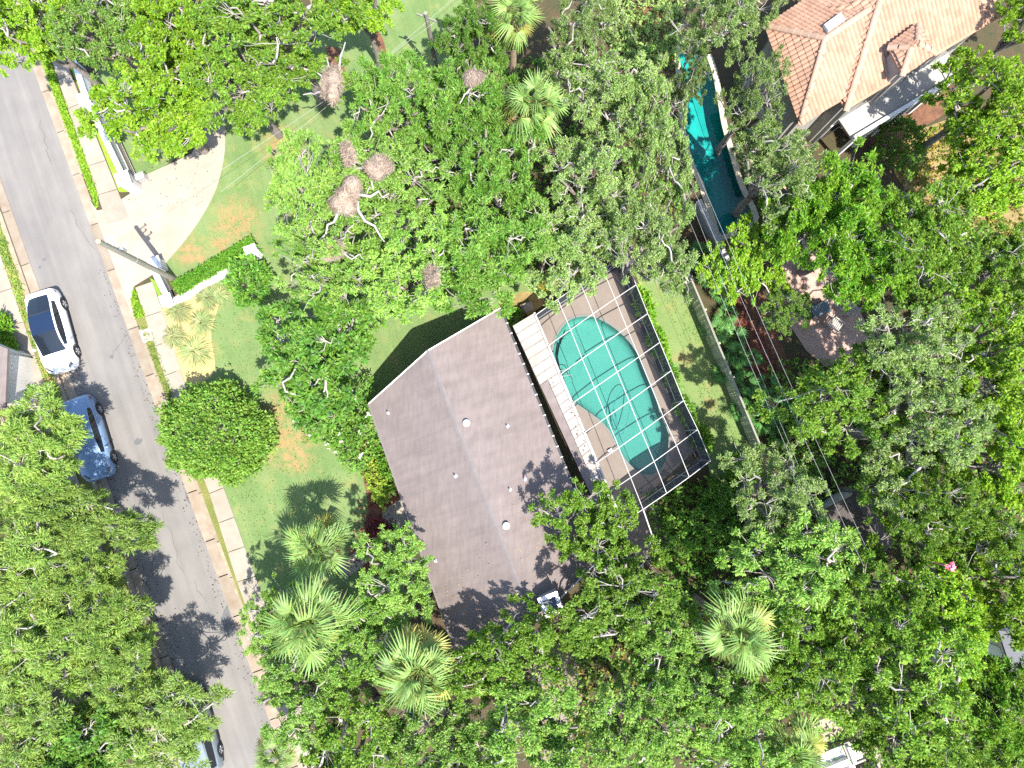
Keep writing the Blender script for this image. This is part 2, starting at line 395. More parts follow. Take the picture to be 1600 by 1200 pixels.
M['leaf_oak'] = leaf_mat('oak_leaf', (0.155, 0.302, 0.045), (0.251, 0.412, 0.076))
M['leaf_grey'] = leaf_mat('grey_oak_leaf', (0.183, 0.294, 0.072), (0.265, 0.373, 0.113))
M['leaf_lime'] = leaf_mat('lime_leaf', (0.155, 0.301, 0.015), (0.231, 0.379, 0.029))
M['leaf_bright'] = leaf_mat('bright_leaf', (0.102, 0.250, 0.015), (0.173, 0.320, 0.026))
M['leaf_fern'] = leaf_mat('ferny_leaf', (0.116, 0.261, 0.032), (0.187, 0.332, 0.057))
M['leaf_dark'] = leaf_mat('dark_leaf', (0.084, 0.207, 0.026), (0.143, 0.290, 0.033))
M['leaf_feather'] = leaf_mat('feathery_leaf', (0.158, 0.264, 0.046), (0.237, 0.346, 0.064))
M['leaf_shrub'] = leaf_mat('shrub_leaf', (0.117, 0.257, 0.032), (0.172, 0.320, 0.046))
M['leaf_round'] = leaf_mat('round_tree_leaf', (0.138, 0.276, 0.034), (0.195, 0.332, 0.050), val=0.35)
M['leaf_yellow'] = leaf_mat('croton_leaf', (0.344, 0.422, 0.046), (0.203, 0.328, 0.032))
M['leaf_red'] = leaf_mat('red_leaf', (0.312, 0.055, 0.046), (0.156, 0.046, 0.039))
M['leaf_orange'] = leaf_mat('orange_leaf', (0.344, 0.266, 0.032), (0.188, 0.266, 0.032))
M['petal'] = leaf_mat('white_petal', (0.75, 0.74, 0.68), (0.8, 0.8, 0.76), hue=0.0, val=0.1)
M['frond'] = leaf_mat('palm_frond', (0.194, 0.300, 0.083), (0.251, 0.355, 0.095), val=0.3)
M['frond_old'] = leaf_mat('old_palm_frond', (0.374, 0.338, 0.086), (0.288, 0.316, 0.071), val=0.3)
M['frond_dead'] = leaf_mat('dead_palm_frond', (0.431, 0.273, 0.129), (0.345, 0.215, 0.101), val=0.3)
M['palmetto'] = leaf_mat('palmetto_leaf', (0.094, 0.234, 0.055), (0.140, 0.296, 0.078), val=0.3)
M['tuft'] = leaf_mat('pale_grass_blade', (0.230, 0.299, 0.115), (0.322, 0.333, 0.149), val=0.35)
M['ivy'] = leaf_mat('ground_cover_leaf', (0.173, 0.332, 0.020), (0.252, 0.411, 0.033))
M['hedge'] = leaf_mat('hedge_leaf', (0.094, 0.250, 0.018), (0.140, 0.312, 0.028), val=0.35)

M['leaf_fresh'] = leaf_mat('fresh_oak_leaf', (0.127, 0.252, 0.024), (0.187, 0.319, 0.036))

add_streaks(M['asphalt'], (0.36, -0.933), 0.45, 9.0, 0.90, 1.10)
add_streaks(M['asphalt'], (0.36, -0.933), 0.9, 1.6, 0.95, 1.05, 8)
add_streaks(M['shingle'], (0.935, 0.354), 0.35, 2.2, 0.90, 1.08)
add_streaks(M['concrete'], (0.9, 0.4), 0.8, 2.0, 0.90, 1.06, 8)
add_streaks(M['panel'], (0.8, 0.6), 0.25, 1.5, 0.85, 1.06)
add_streaks(M['lawn'], (0.36, -0.933), 0.30, 6.0, 0.93, 1.07)
M['crack'] = mat('crack_sealant', (0.075, 0.072, 0.07), rough=0.9)
M['litter'] = leaf_mat('leaf_litter', (0.13, 0.085, 0.045), (0.10, 0.07, 0.04), hue=0.02)

# ================================================================== THE SETTING
def orient(p):
    ar = sum(p[i][0] * p[(i + 1) % len(p)][1] - p[(i + 1) % len(p)][0] * p[i][1] for i in range(len(p)))
    return list(p) if ar > 0 else list(reversed(p))
def offset(p, d):
    """move a closed counter-clockwise outline inwards by d"""
    n = len(p); out = []
    for i in range(n):
        t = (Vector(p[(i + 1) % n]) - Vector(p[i - 1])).normalized(); out.append(tuple(Vector(p[i]) + Vector((-t.y, t.x)) * d))
    return out
def sheet(name, outer, holes, z, m):
    bm = bmesh.new(); e = []
    for p in [outer] + list(holes):
        vv = [bm.verts.new((q[0], q[1], z)) for q in p]
        e += [bm.edges.new((vv[i], vv[(i + 1) % len(vv)])) for i in range(len(vv))]
    bmesh.ops.triangle_fill(bm, use_beauty=True, use_dissolve=False, edges=e)
    bmesh.ops.recalc_face_normals(bm, faces=bm.faces[:])
    for f in bm.faces:
        if f.normal.z < 0: f.normal_flip()
    me = bpy.data.meshes.new(name); bm.to_mesh(me); bm.free(); me.materials.append(m)
    return tag(link(name, me), kind='structure')
pool_px = [(905, 495), (927, 495), (952, 507), (970, 521), (987, 539), (1002, 565), (1012, 592), (1024, 620), (1032, 647), (1042, 670), (1045, 689), (1041, 715), (1033, 732), (1020, 741), (1009, 742), (996, 737), (982, 724), (971, 709), (960, 689), (951, 672), (937, 657), (917, 642), (890, 622), (878, 600), (869, 575), (864, 552), (867, 532), (878, 512), (890, 500)]
pool = orient(poly_px(smooth_closed(pool_px, 3)))
npool_px = [(1062, 70), (1095, 75), (1112, 110), (1122, 160), (1128, 195), (1140, 240), (1155, 290), (1178, 340), (1160, 352), (1128, 368), (1118, 345), (1108, 315), (1098, 285), (1082, 250), (1070, 200), (1066, 130)]
npool = orient(poly_px(smooth_closed(npool_px, 3)))
def xr(y): return 47 + (y - 97) * 0.362          # road edge towards the house (photo px)
def xl(y): return 10 + (y - 315) * 0.353         # road edge on the far side
def gwr(y): return 12 + 8 * max(0, min(1, y / 1000.0))
GWL = 16.0

sheet('ground', [(-300, -300), (300, -300), (300, 300), (-300, 300)], [offset(pool, -0.1), offset(npool, -0.1)], -0.22, M['soil'])
ys = list(range(-260, 1500, 40))
road_pts = [(xl(y) - 2, y) for y in ys] + [(xr(y) + 2, y) for y in reversed(ys)]
MB().prism(poly_px(road_pts), -0.21, -0.12).struct('road', M['asphalt'])
patch = smooth_closed([(352, 948), (345, 965), (343, 985), (350, 995), (364, 994), (371, 985), (362, 962), (357, 948)], 5)
MB().prism(poly_px([(min(x, xr(y) - 1), y) for x, y in patch]), -0.125, -0.1155).struct('road_patch', M['patch'])
MB().prism(poly_px([(287, 766), (290, 782), (297, 790), (293, 772)]), -0.125, -0.1155).struct('road_patch', M['patch'])
for k, (x, y_, dx, dy, n_) in enumerate(((110, 330, 38, 60, 9), (175, 560, 20, -34, 7), (255, 800, 30, 95, 11), (60, 190, 22, 70, 9), (300, 905, 26, 40, 7))):
    pts_ = [G(x + dx * i / n_ + rnd.uniform(-4, 4), y_ + dy * i / n_ + rnd.uniform(-3, 3), -0.118) for i in range(n_ + 1)]
    b = MB()
    for i in range(n_): b.bar(pts_[i], pts_[i + 1], rnd.uniform(0.012, 0.03), 0.006)
    b.struct('road_crack', M['crack'])
for (x, y_, r) in ((172, 557, 0.16), (67, 404, 0.12), (245, 812, 0.2), (60, 417, 0.1), (215, 690, 0.25)):
    c = G(x, y_, 0); MB().prism([(c.x + r * rnd.uniform(.5, 1.2) * math.cos(a), c.y + r * rnd.uniform(.5, 1.2) * math.sin(a)) for a in np.linspace(0, 6.0, 9)], -0.125, -0.117).struct('road_stain', M['patch'])
# the two sides of the street
right_edge = [(xr(y) + gwr(y) + 5, y) for y in ys]
sheet('yard_soil', poly_px(right_edge + [(3000, 1500), (3000, -260)]), [offset(pool, -0.05), offset(npool, -0.05)], -0.012, M['soil'])
MB().prism(poly_px([(xl(y) - GWL - 5, y) for y in ys] + [(-1200, 1500), (-1200, -260)]), -0.2, -0.012).struct('yard_soil', M['soil'])

# gutters and kerbs, cast in separate lengths
gutter_r = empty('gutter', G(xr(600), 600, -0.12), 'tan concrete gutter along the road edge on the side of the pool house', 'gutter'); gutter_r['kind'] = 'structure'
gutter_l = empty('gutter', G(xl(600), 600, -0.12), 'tan concrete gutter along the road edge beside the parked cars', 'gutter'); gutter_l['kind'] = 'structure'
del gutter_r['category'], gutter_l['category']
def strip(root, f0, f1, y0, y1, z0, z1, name, m, gap=1.0, skew=0.36):
    q = [(f0(y0 + gap), y0 + gap), (f1(y0 + gap), y0 + gap - (f1(y0) - f0(y0)) * skew), (f1(y1 - gap), y1 - gap - (f1(y1) - f0(y1)) * skew), (f0(y1 - gap), y1 - gap)]
    b = MB().prism(poly_px(q), z0, z1)
    return b.part(name, m, root)
y = -120
while y < 1300:
    d = rnd.uniform(55, 95)
    z = rnd.uniform(-0.012, 0.012)
    strip(gutter_r, lambda t: xr(t), lambda t: xr(t) + gwr(t), y, y + d, -0.2, -0.095 + z, 'gutter_block', M['gutter'], 0.8)
    if not (300 < y + d / 2 < 498):
        strip(gutter_r, lambda t: xr(t) + gwr(t) + 0.4, lambda t: xr(t) + gwr(t) + 5.5, y, y + d, -0.2, 0.018 + z, 'kerb_stone', M['kerb'], 0.5)
    y += d
y = -120
while y < 1300:
    d = rnd.uniform(55, 95); z = rnd.uniform(-0.012, 0.012)
    strip(gutter_l, lambda t: xl(t) - GWL + 2, lambda t: xl(t), y, y + d, -0.2, -0.095 + z, 'gutter_block', M['gutter'], 0.8)
    strip(gutter_l, lambda t: xl(t) - GWL - 6, lambda t: xl(t) - GWL + 1.0, y, y + d, -0.2, 0.018 + z, 'kerb_stone', M['kerb'], 0.5)
    y += d

# lawns
front_lawn = [(238, 462), (262, 470), (345, 432), (420, 380), (470, 350), (640, 300), (700, 430), (790, 470), (700, 620), (640, 800), (640, 1050), (440, 1060), (400, 930), (345, 755), (262, 520)]
MB().prism(poly_px(front_lawn), -0.05, 0.004).struct('lawn', M['lawn'])
north_lawn = [(250, 400), (280, 360), (310, 320), (335, 250), (345, 180), (430, 120), (600, -80), (760, -80), (720, 90), (560, 250), (470, 352), (425, 400), (300, 425), (265, 440)]
MB().prism(poly_px(north_lawn), -0.05, 0.003).struct('lawn', M['lawn'])
MB().prism(poly_px([(146, 120), (219, 284), (262, 256), (330, 210), (350, 120), (220, 40)]), -0.05, 0.0055).struct('lawn', M['lawn'])
back_lawn = [(990, 400), (1058, 392), (1120, 540), (1180, 690), (1190, 760), (1150, 790), (1118, 770), (1096, 690), (1040, 560)]
MB().prism(poly_px(smooth_closed(back_lawn, 4)), -0.05, 0.004).struct('lawn', M['lawn_back'])
MB().prism(poly_px([(760, 480), (690, 500), (600, 555), (580, 640), (560, 700), (540, 560), (640, 440), (780, 420), (840, 420), (860, 460), (800, 490)]), -0.05, 0.008).struct('lawn', M['lawn'])
MB().prism(poly_px(smooth_closed([(1395, 240), (1470, 190), (1600, 180), (1650, 330), (1560, 400), (1500, 330), (1420, 300)], 4)), -0.05, 0.003).struct('dry_ground', M['sand'])
# mulch beds
MB().prism(poly_px(smooth_closed([(1150, 380), (1185, 440), (1230, 560), (1290, 700), (1250, 720), (1205, 640), (1110, 430), (1085, 370), (1105, 372)], 4)), -0.05, 0.006).struct('mulch_bed', M['mulch'])
MB().prism(poly_px(smooth_closed([(560, 700), (600, 700), (640, 830), (600, 900), (545, 870), (575, 800)], 4)), -0.05, 0.011).struct('mulch_bed', M['mulch'])
MB().prism(poly_px(smooth_closed([(1318, 200), (1400, 130), (1470, 110), (1490, 160), (1440, 200), (1370, 230)], 4)), -0.05, 0.009).struct('mulch_bed', M['mulch'])
MB().prism(poly_px(smooth_closed([(245, 500), (300, 445), (345, 455), (330, 520), (335, 580), (300, 600), (275, 580)], 4)), -0.05, 0.0095).struct('mulch_bed', mat('dry_straw', (0.36, 0.27, 0.12), (0.24, 0.22, 0.09), scale=2, rough=1, fine=0.3, fscale=15))
MB().prism(poly_px(smooth_closed([(780, 470), (830, 455), (850, 475), (800, 500)], 4)), -0.05, 0.0115).struct('mulch_bed', M['sand'])
MB().prism(poly_px(smooth_closed([(583, 45), (598, 60), (608, 105), (598, 100), (588, 70)], 4)), -0.05, 0.0085).struct('mulch_bed', M['mulch'])
MB().prism(poly_px([(508, 72), (530, 75), (540, 112), (518, 110)]), -0.05, 0.0105).struct('mulch_bed', M['mulch'])
MB().prism(poly_px(smooth_closed([(985, 20), (1020, 10), (1060, 60), (1045, 100), (1000, 80)], 4)), -0.05, 0.006).struct('mulch_bed', M['mulch'])
# driveway with its curved edge, poured in bays
drive = [(xr(312) + gwr(312) + 1, 312), (152, 329), (168, 326), (203, 303), (222, 276), (262, 258), (300, 240), (340, 160), (352, 190)] + smooth_open([(352, 205), (351, 240), (340, 290), (318, 335), (290, 375), (256, 415)], 5) + [(236, 431), (210, 447), (205, 470), (211, 498), (xr(498) + gwr(498) + 1, 500)]
MB().prism(poly_px(drive), -0.15, 0.022).struct('driveway', M['concrete'])
joint = MB()
for a, b in (((213, 300), (250, 420)), ((160, 402), (212, 372)), ((205, 448), (236, 430)), ((250, 360), (320, 332)), ((165, 330), (203, 425)), ((222, 300), (340, 250)), ((290, 245), (318, 330))):
    pa, pb = G(*a, 0.0225), G(*b, 0.0225); joint.bar(pa, pb, 0.035, 0.006)
joint.struct('driveway_joint', mat('joint', (0.24, 0.19, 0.16), rough=1))
# verges
MB().prism(poly_px([(-16 + 0.36 * (t + 120), t) for t in ()] + [(xr(t) + gwr(t) + 6, t) for t in range(-100, 321, 30)] + [(148, 328), (154, 322)] + [(82 + (t - 105) * 0.36, t) for t in range(300, -101, -30)]), -0.05, 0.014).struct('verge', M['verge'])
MB().prism(poly_px([(209, 449), (205, 470), (211, 497), (xr(520) + gwr(520) + 6, 520)] + [(xr(t) + gwr(t) + 6, t) for t in range(560, 1300, 40)] + [(262 + (t - 600) * 0.385, t) for t in range(1290, 600, -40)] + [(262, 600), (228, 495)]), -0.05, 0.013).struct('verge', M['verge_worn'])
MB().prism(poly_px([(234, 434), (252, 474), (255, 468), (245, 440)]), -0.05, 0.0135).struct('verge', M['verge'])
MB().prism(poly_px([(113, 112), (186, 300), (200, 300), (124, 105), (100, 40), (86, 40)]), -0.05, 0.0125).struct('verge', M['verge'])
MB().prism(poly_px([(xl(t) - GWL - 6, t) for t in range(100, 1300, 40)] + [((t - 395) * 0.3465, t) for t in range(1290, 100, -40)]), -0.05, 0.010).struct('verge', M['verge_worn'])

# sidewalks: slabs laid one by one
def sidewalk(label_loc, left, right, y0, y1, step, z=0.045):
    root = empty('sidewalk', label_loc, None, None); root['kind'] = 'structure'
    yy = y0
    while yy < y1:
        a, b = yy + 0.5, yy + step - 0.5
        q = [(left(a), a), (right(a - 9), a - 9), (right(b - 9), b - 9), (left(b), b)]
        MB().prism(poly_px(q), -0.1, z + rnd.uniform(-0.006, 0.006)).part('paving_slab', M['sidewalk'], root)
        yy += step
    return root
def plin(pts):
    def f(y):
        if y <= pts[0][1]: (x0, a), (x1, b) = pts[0], pts[1]
        elif y >= pts[-1][1]: (x0, a), (x1, b) = pts[-2], pts[-1]
        else:
            for i in range(len(pts) - 1):
                if pts[i][1] <= y <= pts[i + 1][1]: (x0, a), (x1, b) = pts[i], pts[i + 1]; break
        return x0 + (x1 - x0) * (y - a) / (b - a)
    return f
sidewalk(G(120, 200, 0), plin([(83, 100), (152, 302)]), plin([(112, 118), (186, 302)]), -100, 312, 45)
sidewalk(G(300, 700, 0), plin([(211, 447), (262, 600), (325, 762), (367, 897), (406, 1010)]), plin([(237, 437), (252, 478), (289, 600), (349, 760), (398, 897), (438, 1010)]), 449, 1230, 46)
sidewalk(G(30, 520, 0), lambda t: (t - 395) * 0.3465 - 33, lambda t: (t - 395) * 0.3465, 200, 1280, 52)
# front walk from the palm to the door
MB().prism(poly_px([(600, 795), (628, 780), (640, 810), (600, 860), (540, 905), (528, 882), (590, 838)]), -0.05, 0.03).struct('path', M['sidewalk'])
# brick terrace of the neighbour
MB().prism(poly_px([(1195, 335), (1230, 325), (1340, 480), (1380, 560), (1310, 590), (1260, 548), (1215, 480)]), -0.05, 0.024).struct('terrace', M['brick_paving'])
MB().prism(poly_px([(1160, 130), (1240, 180), (1250, 320), (1195, 330), (1165, 240)]), -0.05, 0.02).struct('terrace', M['brick_paving'])
MB().prism(poly_px([(1270, 1130), (1330, 1105), (1380, 1150), (1400, 1260), (1290, 1280)]), -0.05, 0.02).struct('terrace', M['concrete'])
MB().prism(poly_px([(840, 1010), (900, 1000), (910, 1090), (880, 1200), (840, 1190)]), -0.05, 0.02).struct('path', M['deck'])

# ------------------------------------------------------------------ pools and the deck
deck_px = [(838, 497), (975, 402), (985, 425), (1090, 700), (1020, 765), (1050, 850), (1000, 880), (955, 815)]
DZ = 0.03
sheet('pool_deck', orient(poly_px(deck_px)), [pool], DZ, M['deck'])
def make_pool(p, label, dz, m_basin, m_water, m_cop, depth, cop_w):
    n = len(p); c = np.mean(np.array(p), axis=0)
    root = empty('swimming_pool', (c[0], c[1], 0.0), label, 'swimming pool')
    def rings(lv):
        vv = []; ff = []
        for q, z in lv: vv += [(x, y_, z) for x, y_ in q]
        for r in range(len(lv) - 1):
            for i in range(n):
                j = (i + 1) % n; ff.append((r * n + i, r * n + j, (r + 1) * n + j, (r + 1) * n + i))
        return MB().add(vv, ff)
    rings([(offset(p, -cop_w), dz - 0.05), (offset(p, -cop_w), dz + 0.03), (offset(p, 0.02), dz + 0.03), (offset(p, 0.02), dz - 0.07)]).part('coping', m_cop, root)
    lv = [(p, dz), (offset(p, 0.03), -depth * 0.5), (offset(p, 0.09), -depth * 0.75), (offset(p, 0.22), -depth * 0.92), (offset(p, 0.45), -depth)]
    b = rings(lv); b.f.append(tuple(range((len(lv) - 1) * n, len(lv) * n))); b.part('basin', m_basin, root, smooth=True)
    MB().add([(x, y_, dz - 0.05) for x, y_ in p], [tuple(range(n))]).part('water', m_water, root)
    return root
main_pool = make_pool(pool, 'kidney shaped turquoise swimming pool under the screen cage', DZ, M['plaster'], M['water'], mat('coping', (0.13, 0.15, 0.135), (0.15, 0.14, 0.125), scale=2, rough=0.8), 0.8, 0.10)
make_pool(npool, 'deep teal swimming pool half hidden by trees near the tiled house', 0.0, M['plaster_deep'], M['water_deep'], mat('pale_coping', (0.42, 0.36, 0.26), (0.30, 0.28, 0.2), scale=2, rough=0.8), 1.5, 0.3)
for k, (r, z) in enumerate(((1.7, -0.75), (1.2, -0.5), (0.75, -0.28))):
    c0 = G(868, 556); pts = [(c0.x + r * math.cos(a), c0.y + r * math.sin(a)) for a in np.linspace(-1.2, 1.2, 12)]
    MB().prism([(c0.x + 0.15, c0.y)] + pts, -0.79, z * 0.75).part('pool_step', M['plaster'], main_pool)
for dx in (0, 9):
    p0, p1 = G(872 + dx * 0.3, 582 + dx), G(889 + dx * 0.3, 578 + dx)
    MB().tube([p0 + Vector((0, 0, DZ)), p0 + Vector((0, 0, 0.75)), p0.lerp(p1, .5) + Vector((0, 0, .85)), p1 + Vector((0, 0, 0.55)), p1 + Vector((0, 0, -0.5))], 0.024, 6).part('handrail', M['metal'], main_pool)
hose = smooth_open([(958, 700), (956, 660), (962, 625), (975, 608), (985, 616), (982, 650), (970, 680), (960, 640), (968, 690)], 6)
MB().tube([G(x, y_, -0.03) for x, y_ in hose], 0.022, 5).thing('cleaner_hose', mat('hose', (0.03, 0.16, 0.17), rough=0.5), 'thin dark pool cleaner hose looped on the turquoise water', 'hose')

# ================================================================== MAIN HOUSE
EZ, RZ = 2.75, 4.65
A, B_, C_ = G(577, 630, EZ), G(668, 548, RZ), G(781, 482, EZ)
D_, E_, F_ = G(716, 1028, EZ), G(834, 975, RZ), G(940, 872, EZ)
house = empty('house', (0.5 * (A + F_)).to_tuple()[:2] + (0,), 'low house with long grey shingle gable roof beside the pool cage', 'house')
def slab(p4, th, m, name, root, label=None):
    """roof slope: top face p4 and its underside th lower"""
    b = MB(); up = [Vector(p) for p in p4]; dn = [p - Vector((0, 0, th)) for p in up]
    k = len(up)
    b.add(up + dn, [tuple(range(k)), tuple(reversed(range(k, 2 * k)))] + [(i, k + i, k + (i + 1) % k, (i + 1) % k) for i in range(k)])
    return b.part(name, m, root, label=label)
def face_up(p4):
    nrm = (p4[1] - p4[0]).cross(p4[2] - p4[0]); return p4 if nrm.z > 0 else list(reversed(p4))
roof = slab(face_up([A, B_, E_, D_]), 0.16, M['shingle'], 'roof', house)
roof2 = slab(face_up([B_, C_, F_, E_]), 0.16, M['shingle'], 'roof', house)
# ridge cap shingles
capm = mat('ridge_cap', (0.142, 0.124, 0.12), (0.126, 0.11, 0.106), scale=3, rough=0.95, obj=0.06)
nl = 34
dl = (B_ - A).normalized(); dr = (C_ - B_).normalized()
for i in range(nl):
    t0, t1 = i / nl, (i + 1.03) / nl
    p0, p1 = B_.lerp(E_, t0), B_.lerp(E_, min(t1, 1))
    z0, z1 = Vector((0, 0, 0.012)), Vector((0, 0, 0.028))
    wl_ = (A - B_).normalized() * 0.15; wr_ = (C_ - B_).normalized() * 0.15
    v = [p0 + wl_ + z0, p0 + z0, p0 + wr_ + z0, p1 + wl_ + z1, p1 + z1, p1 + wr_ + z1]
    MB().add(v, [(0, 3, 4, 1), (1, 4, 5, 2), (3, 5, 4)]).part('ridge_shingle', capm, house)
# drip edge, fascia and gutter
def edge(a, b, w, h, m, name, dz=0.0):
    o = Vector((0, 0, dz)); return MB().bar(a + o, b + o, w, h).part(name, m, house)
edge(A, B_, 0.06, 0.18, M['white'], 'bargeboard', -0.085); edge(B_, C_, 0.06, 0.18, M['white'], 'bargeboard', -0.085)
edge(D_, E_, 0.06, 0.18, M['white'], 'bargeboard', -0.085); edge(E_, F_, 0.06, 0.18, M['white'], 'bargeboard', -0.085)
nv = Vector((0.92, 0.37, 0)).normalized()
edge(A - nv * 0.05, D_ - nv * 0.05, 0.11, 0.12, mat('brown_gutter', (0.11, 0.095, 0.088), rough=0.6), 'eaves_gutter', -0.09)
gl = edge(C_ + nv * 0.06, F_ + nv * 0.06, 0.10, 0.11, M['dark'], 'eaves_gutter', -0.06)
for i in range(24):
    p = C_.lerp(F_, (i + 0.5) / 24) + nv * 0.06 + Vector((0, 0, 0.005))
    MB().bar(p - nv * 0.05, p + nv * 0.06, 0.05, 0.02).part('gutter_bracket', M['white'], house)
# walls, set back under the eaves
def inset_quad(q, d):
    c = sum(q, Vector()) / len(q); out = []
    for p in q:
        v = (p - c); v.z = 0; out.append(p - v.normalized() * d)
    return out
fp = [Vector((p.x, p.y, 0)) for p in inset_quad([A, C_, F_, D_], 0.75)]
for i, (a, b) in enumerate(((0, 1), (1, 2), (2, 3), (3, 0))):
    dd = (fp[b] - fp[a]).normalized()
    MB().bar(fp[a] + Vector((0, 0, 1.3)) + dd * 0.1, fp[b] + Vector((0, 0, 1.3)) - dd * 0.1, 0.2, 2.6).part('wall', M['wall'], house)
gm = MB(); ga, gb = fp[0], fp[1]
for (p, q, rdg) in ((fp[0], fp[1], B_), (fp[3], fp[2], E_)):
    mid = Vector((rdg.x, rdg.y, 0)); t = (mid - p).dot((q - p).normalized()) / (q - p).length
    m_ = p.lerp(q, t); MB().add([p + Vector((0, 0, 2.61)), q + Vector((0, 0, 2.61)), m_ + Vector((0, 0, 4.3))], [(0, 1, 2)]).part('gable_wall', M['wall'], house)
for (a, b, t) in ((0, 1, 0.25), (0, 1, 0.72), (3, 0, 0.2), (3, 0, 0.75), (1, 2, 0.3), (1, 2, 0.6)):
    p = fp[a].lerp(fp[b], t); d = (fp[b] - fp[a]).normalized(); o_ = Vector((d.y, -d.x, 0))
    cc = sum(fp, Vector()) / 4
    if (p + o_ - cc).length < (p - cc).length: o_ = -o_
    w = MB().bar(p + o_ * 0.12 - d * 0.7 + Vector((0, 0, 1.5)), p + o_ * 0.12 + d * 0.7 + Vector((0, 0, 1.5)), 0.06, 1.2).part('window', M['white'], house)
    MB().bar(p + o_ * 0.16 - d * 0.62 + Vector((0, 0, 1.5)), p + o_ * 0.16 + d * 0.62 + Vector((0, 0, 1.5)), 0.03, 1.04).part('pane', M['glass_dark'], w)
p = fp[3].lerp(fp[0], 0.45); d = (fp[0] - fp[3]).normalized(); o_ = Vector((-0.935, -0.354, 0))
dr_ = MB().bar(p + o_ * 0.12 - d * 0.5 + Vector((0, 0, 1.05)), p + o_ * 0.12 + d * 0.5 + Vector((0, 0, 1.05)), 0.06, 2.1).part('door', M['white'], house)
MB().box(p + o_ * 0.19 + d * 0.38 + Vector((0, 0, 1.0)), (0.06, 0.06, 0.14)).part('handle', M['dark'], dr_)
# tubular skylights, pipe vents
def on_roof(px, py):
    """point of the right or left slope under a pixel"""
    for q in ([B_, C_, E_], [A, B_, D_]):
        nrm = (q[1] - q[0]).cross(q[2] - q[0]); o = Vector((0, 0, H)); d = ray(px, py)
        t = (q[0] - o).dot(nrm) / d.dot(nrm); p = o + d * t
        if q[0] is B_:
            if (p - B_).dot(Vector((0.935, 0.354, 0))) >= (E_ - B_).dot(Vector((0.935, 0.354, 0))) * ((p - B_).dot(Vector((0.354, -0.935, 0))) / (E_ - B_).dot(Vector((0.354, -0.935, 0)))): return p
        else: return p
    return p
for (x, y_) in ((729, 661), (791, 821)):
    c = on_roof(x, y_)
    b = MB(); b.tube([c - Vector((0, 0, 0.1)), c + Vector((0, 0, 0.12))], 0.17, 14); sk = b.part('skylight_tube', M['metal'], house)
    b = MB(); rings = [(0.185, 0.12), (0.185, 0.16), (0.16, 0.23), (0.10, 0.28), (0.02, 0.295)]
    b.tube([c + Vector((0, 0, z)) for r, z in rings], [r for r, z in rings], 14); b.part('dome', mat('acrylic_dome', (0.85, 0.86, 0.86), rough=0.2, spec=0.5), sk, smooth=True)
for (x, y_) in ((793, 666), (797, 765), (820, 749), (681, 876), (607, 645), (712, 744)):
    c = on_roof(x, y_)
    MB().tube([c - Vector((0, 0, 0.08)), c + Vector((0, 0, 0.02)), c + Vector((0, 0, 0.021)), c + Vector((0, 0, 0.32))], [0.10, 0.09, 0.035, 0.035], 8).part('vent_pipe', M['metal'], house)
# chimney at the gable end
cc = on_roof(859, 938); cr = math.atan2(0.354, 0.935)
ch = MB().box(cc + Vector((0, 0, 0.1)), (0.86, 0.86, 1.5), cr).part('chimney', M['greywall'], house)
MB().box(cc + Vector((0, 0, 0.88)), (1.0, 1.0, 0.07), cr).part('chimney_cap', M['metal'], ch)
for k in range(4):
    a = cr + k * math.pi / 2; o_ = Vector((math.cos(a), math.sin(a), 0))
    MB().box(cc + o_ * 0.40 + Vector((0, 0, 0.97)), (0.2, 1.0 - (0.4 if k % 2 else 0), 0.11), a).part('chimney_rim', M['metal'], ch)
MB().box(cc + Vector((0, 0, 0.93)), (0.60, 0.60, 0.03), cr).part('flue_hollow', mat('hollow_shade', (0.05, 0.065, 0.09), rough=0.5), ch)  # dark plate for the hollow flue; its inner shade is put into the colour

# ---------------------------------------------------------------- patio roof of white panels
patio = empty('patio_roof', G(880, 640, 0), 'white ribbed panel patio roof between the house and the pool cage', 'patio roof')
PZ = 2.62
np_ = 25
tl, tr_ = Vector((801, 509)), Vector((834, 489)); bl, br_ = Vector((955, 842)), Vector((974, 822))
for i in range(np_):
    t0, t1 = i / np_, (i + 1) / np_
    l0, l1 = tl.lerp(bl, t0), tl.lerp(bl, t1); r0, r1 = tr_.lerp(br_, t0), tr_.lerp(br_, t1)
    if 0.27 < (t0 + t1) / 2:  # the panels stop short here, beside the lower grey strip
        l0 = l0.lerp(r0, 0.42); l1 = l1.lerp(r1, 0.42)
    g0 = (l1 - l0) * 0.03
    q = [G(*(l0 + g0), PZ), G(*(r0 + g0), PZ - 0.06), G(*(r1 - g0), PZ - 0.06), G(*(l1 - g0), PZ)]
    slab(face_up(q), 0.07, M['panel'], 'roof_panel', patio)
    MB().bar(G(*l1, PZ + 0.008), G(*r1, PZ - 0.052), 0.05, 0.035).part('panel_rib', M['bark'], patio)
l0 = tl.lerp(bl, 0.28)
strip_px = [tuple(l0), tuple(l0.lerp(tr_.lerp(br_, 0.28), 0.4)), tuple(bl.lerp(br_, 0.4)), tuple(bl)]
slab(face_up([G(x, y_, PZ + 0.05) for x, y_ in strip_px]), 0.05, M['shingle'], 'flat_strip', patio)
MB().bar(G(*tr_, PZ - 0.1) + nv * 0.03, G(*br_, PZ - 0.1) + nv * 0.03, 0.1, 0.14).part('front_beam', M['frame_white'], patio)
for t in (0.02, 0.34, 0.66, 0.98):
    p = G(*tr_.lerp(br_, t), PZ); MB().box((p.x - 0.05, p.y, 1.25), (0.09, 0.09, 2.42)).part('post', M['frame_white'], patio)

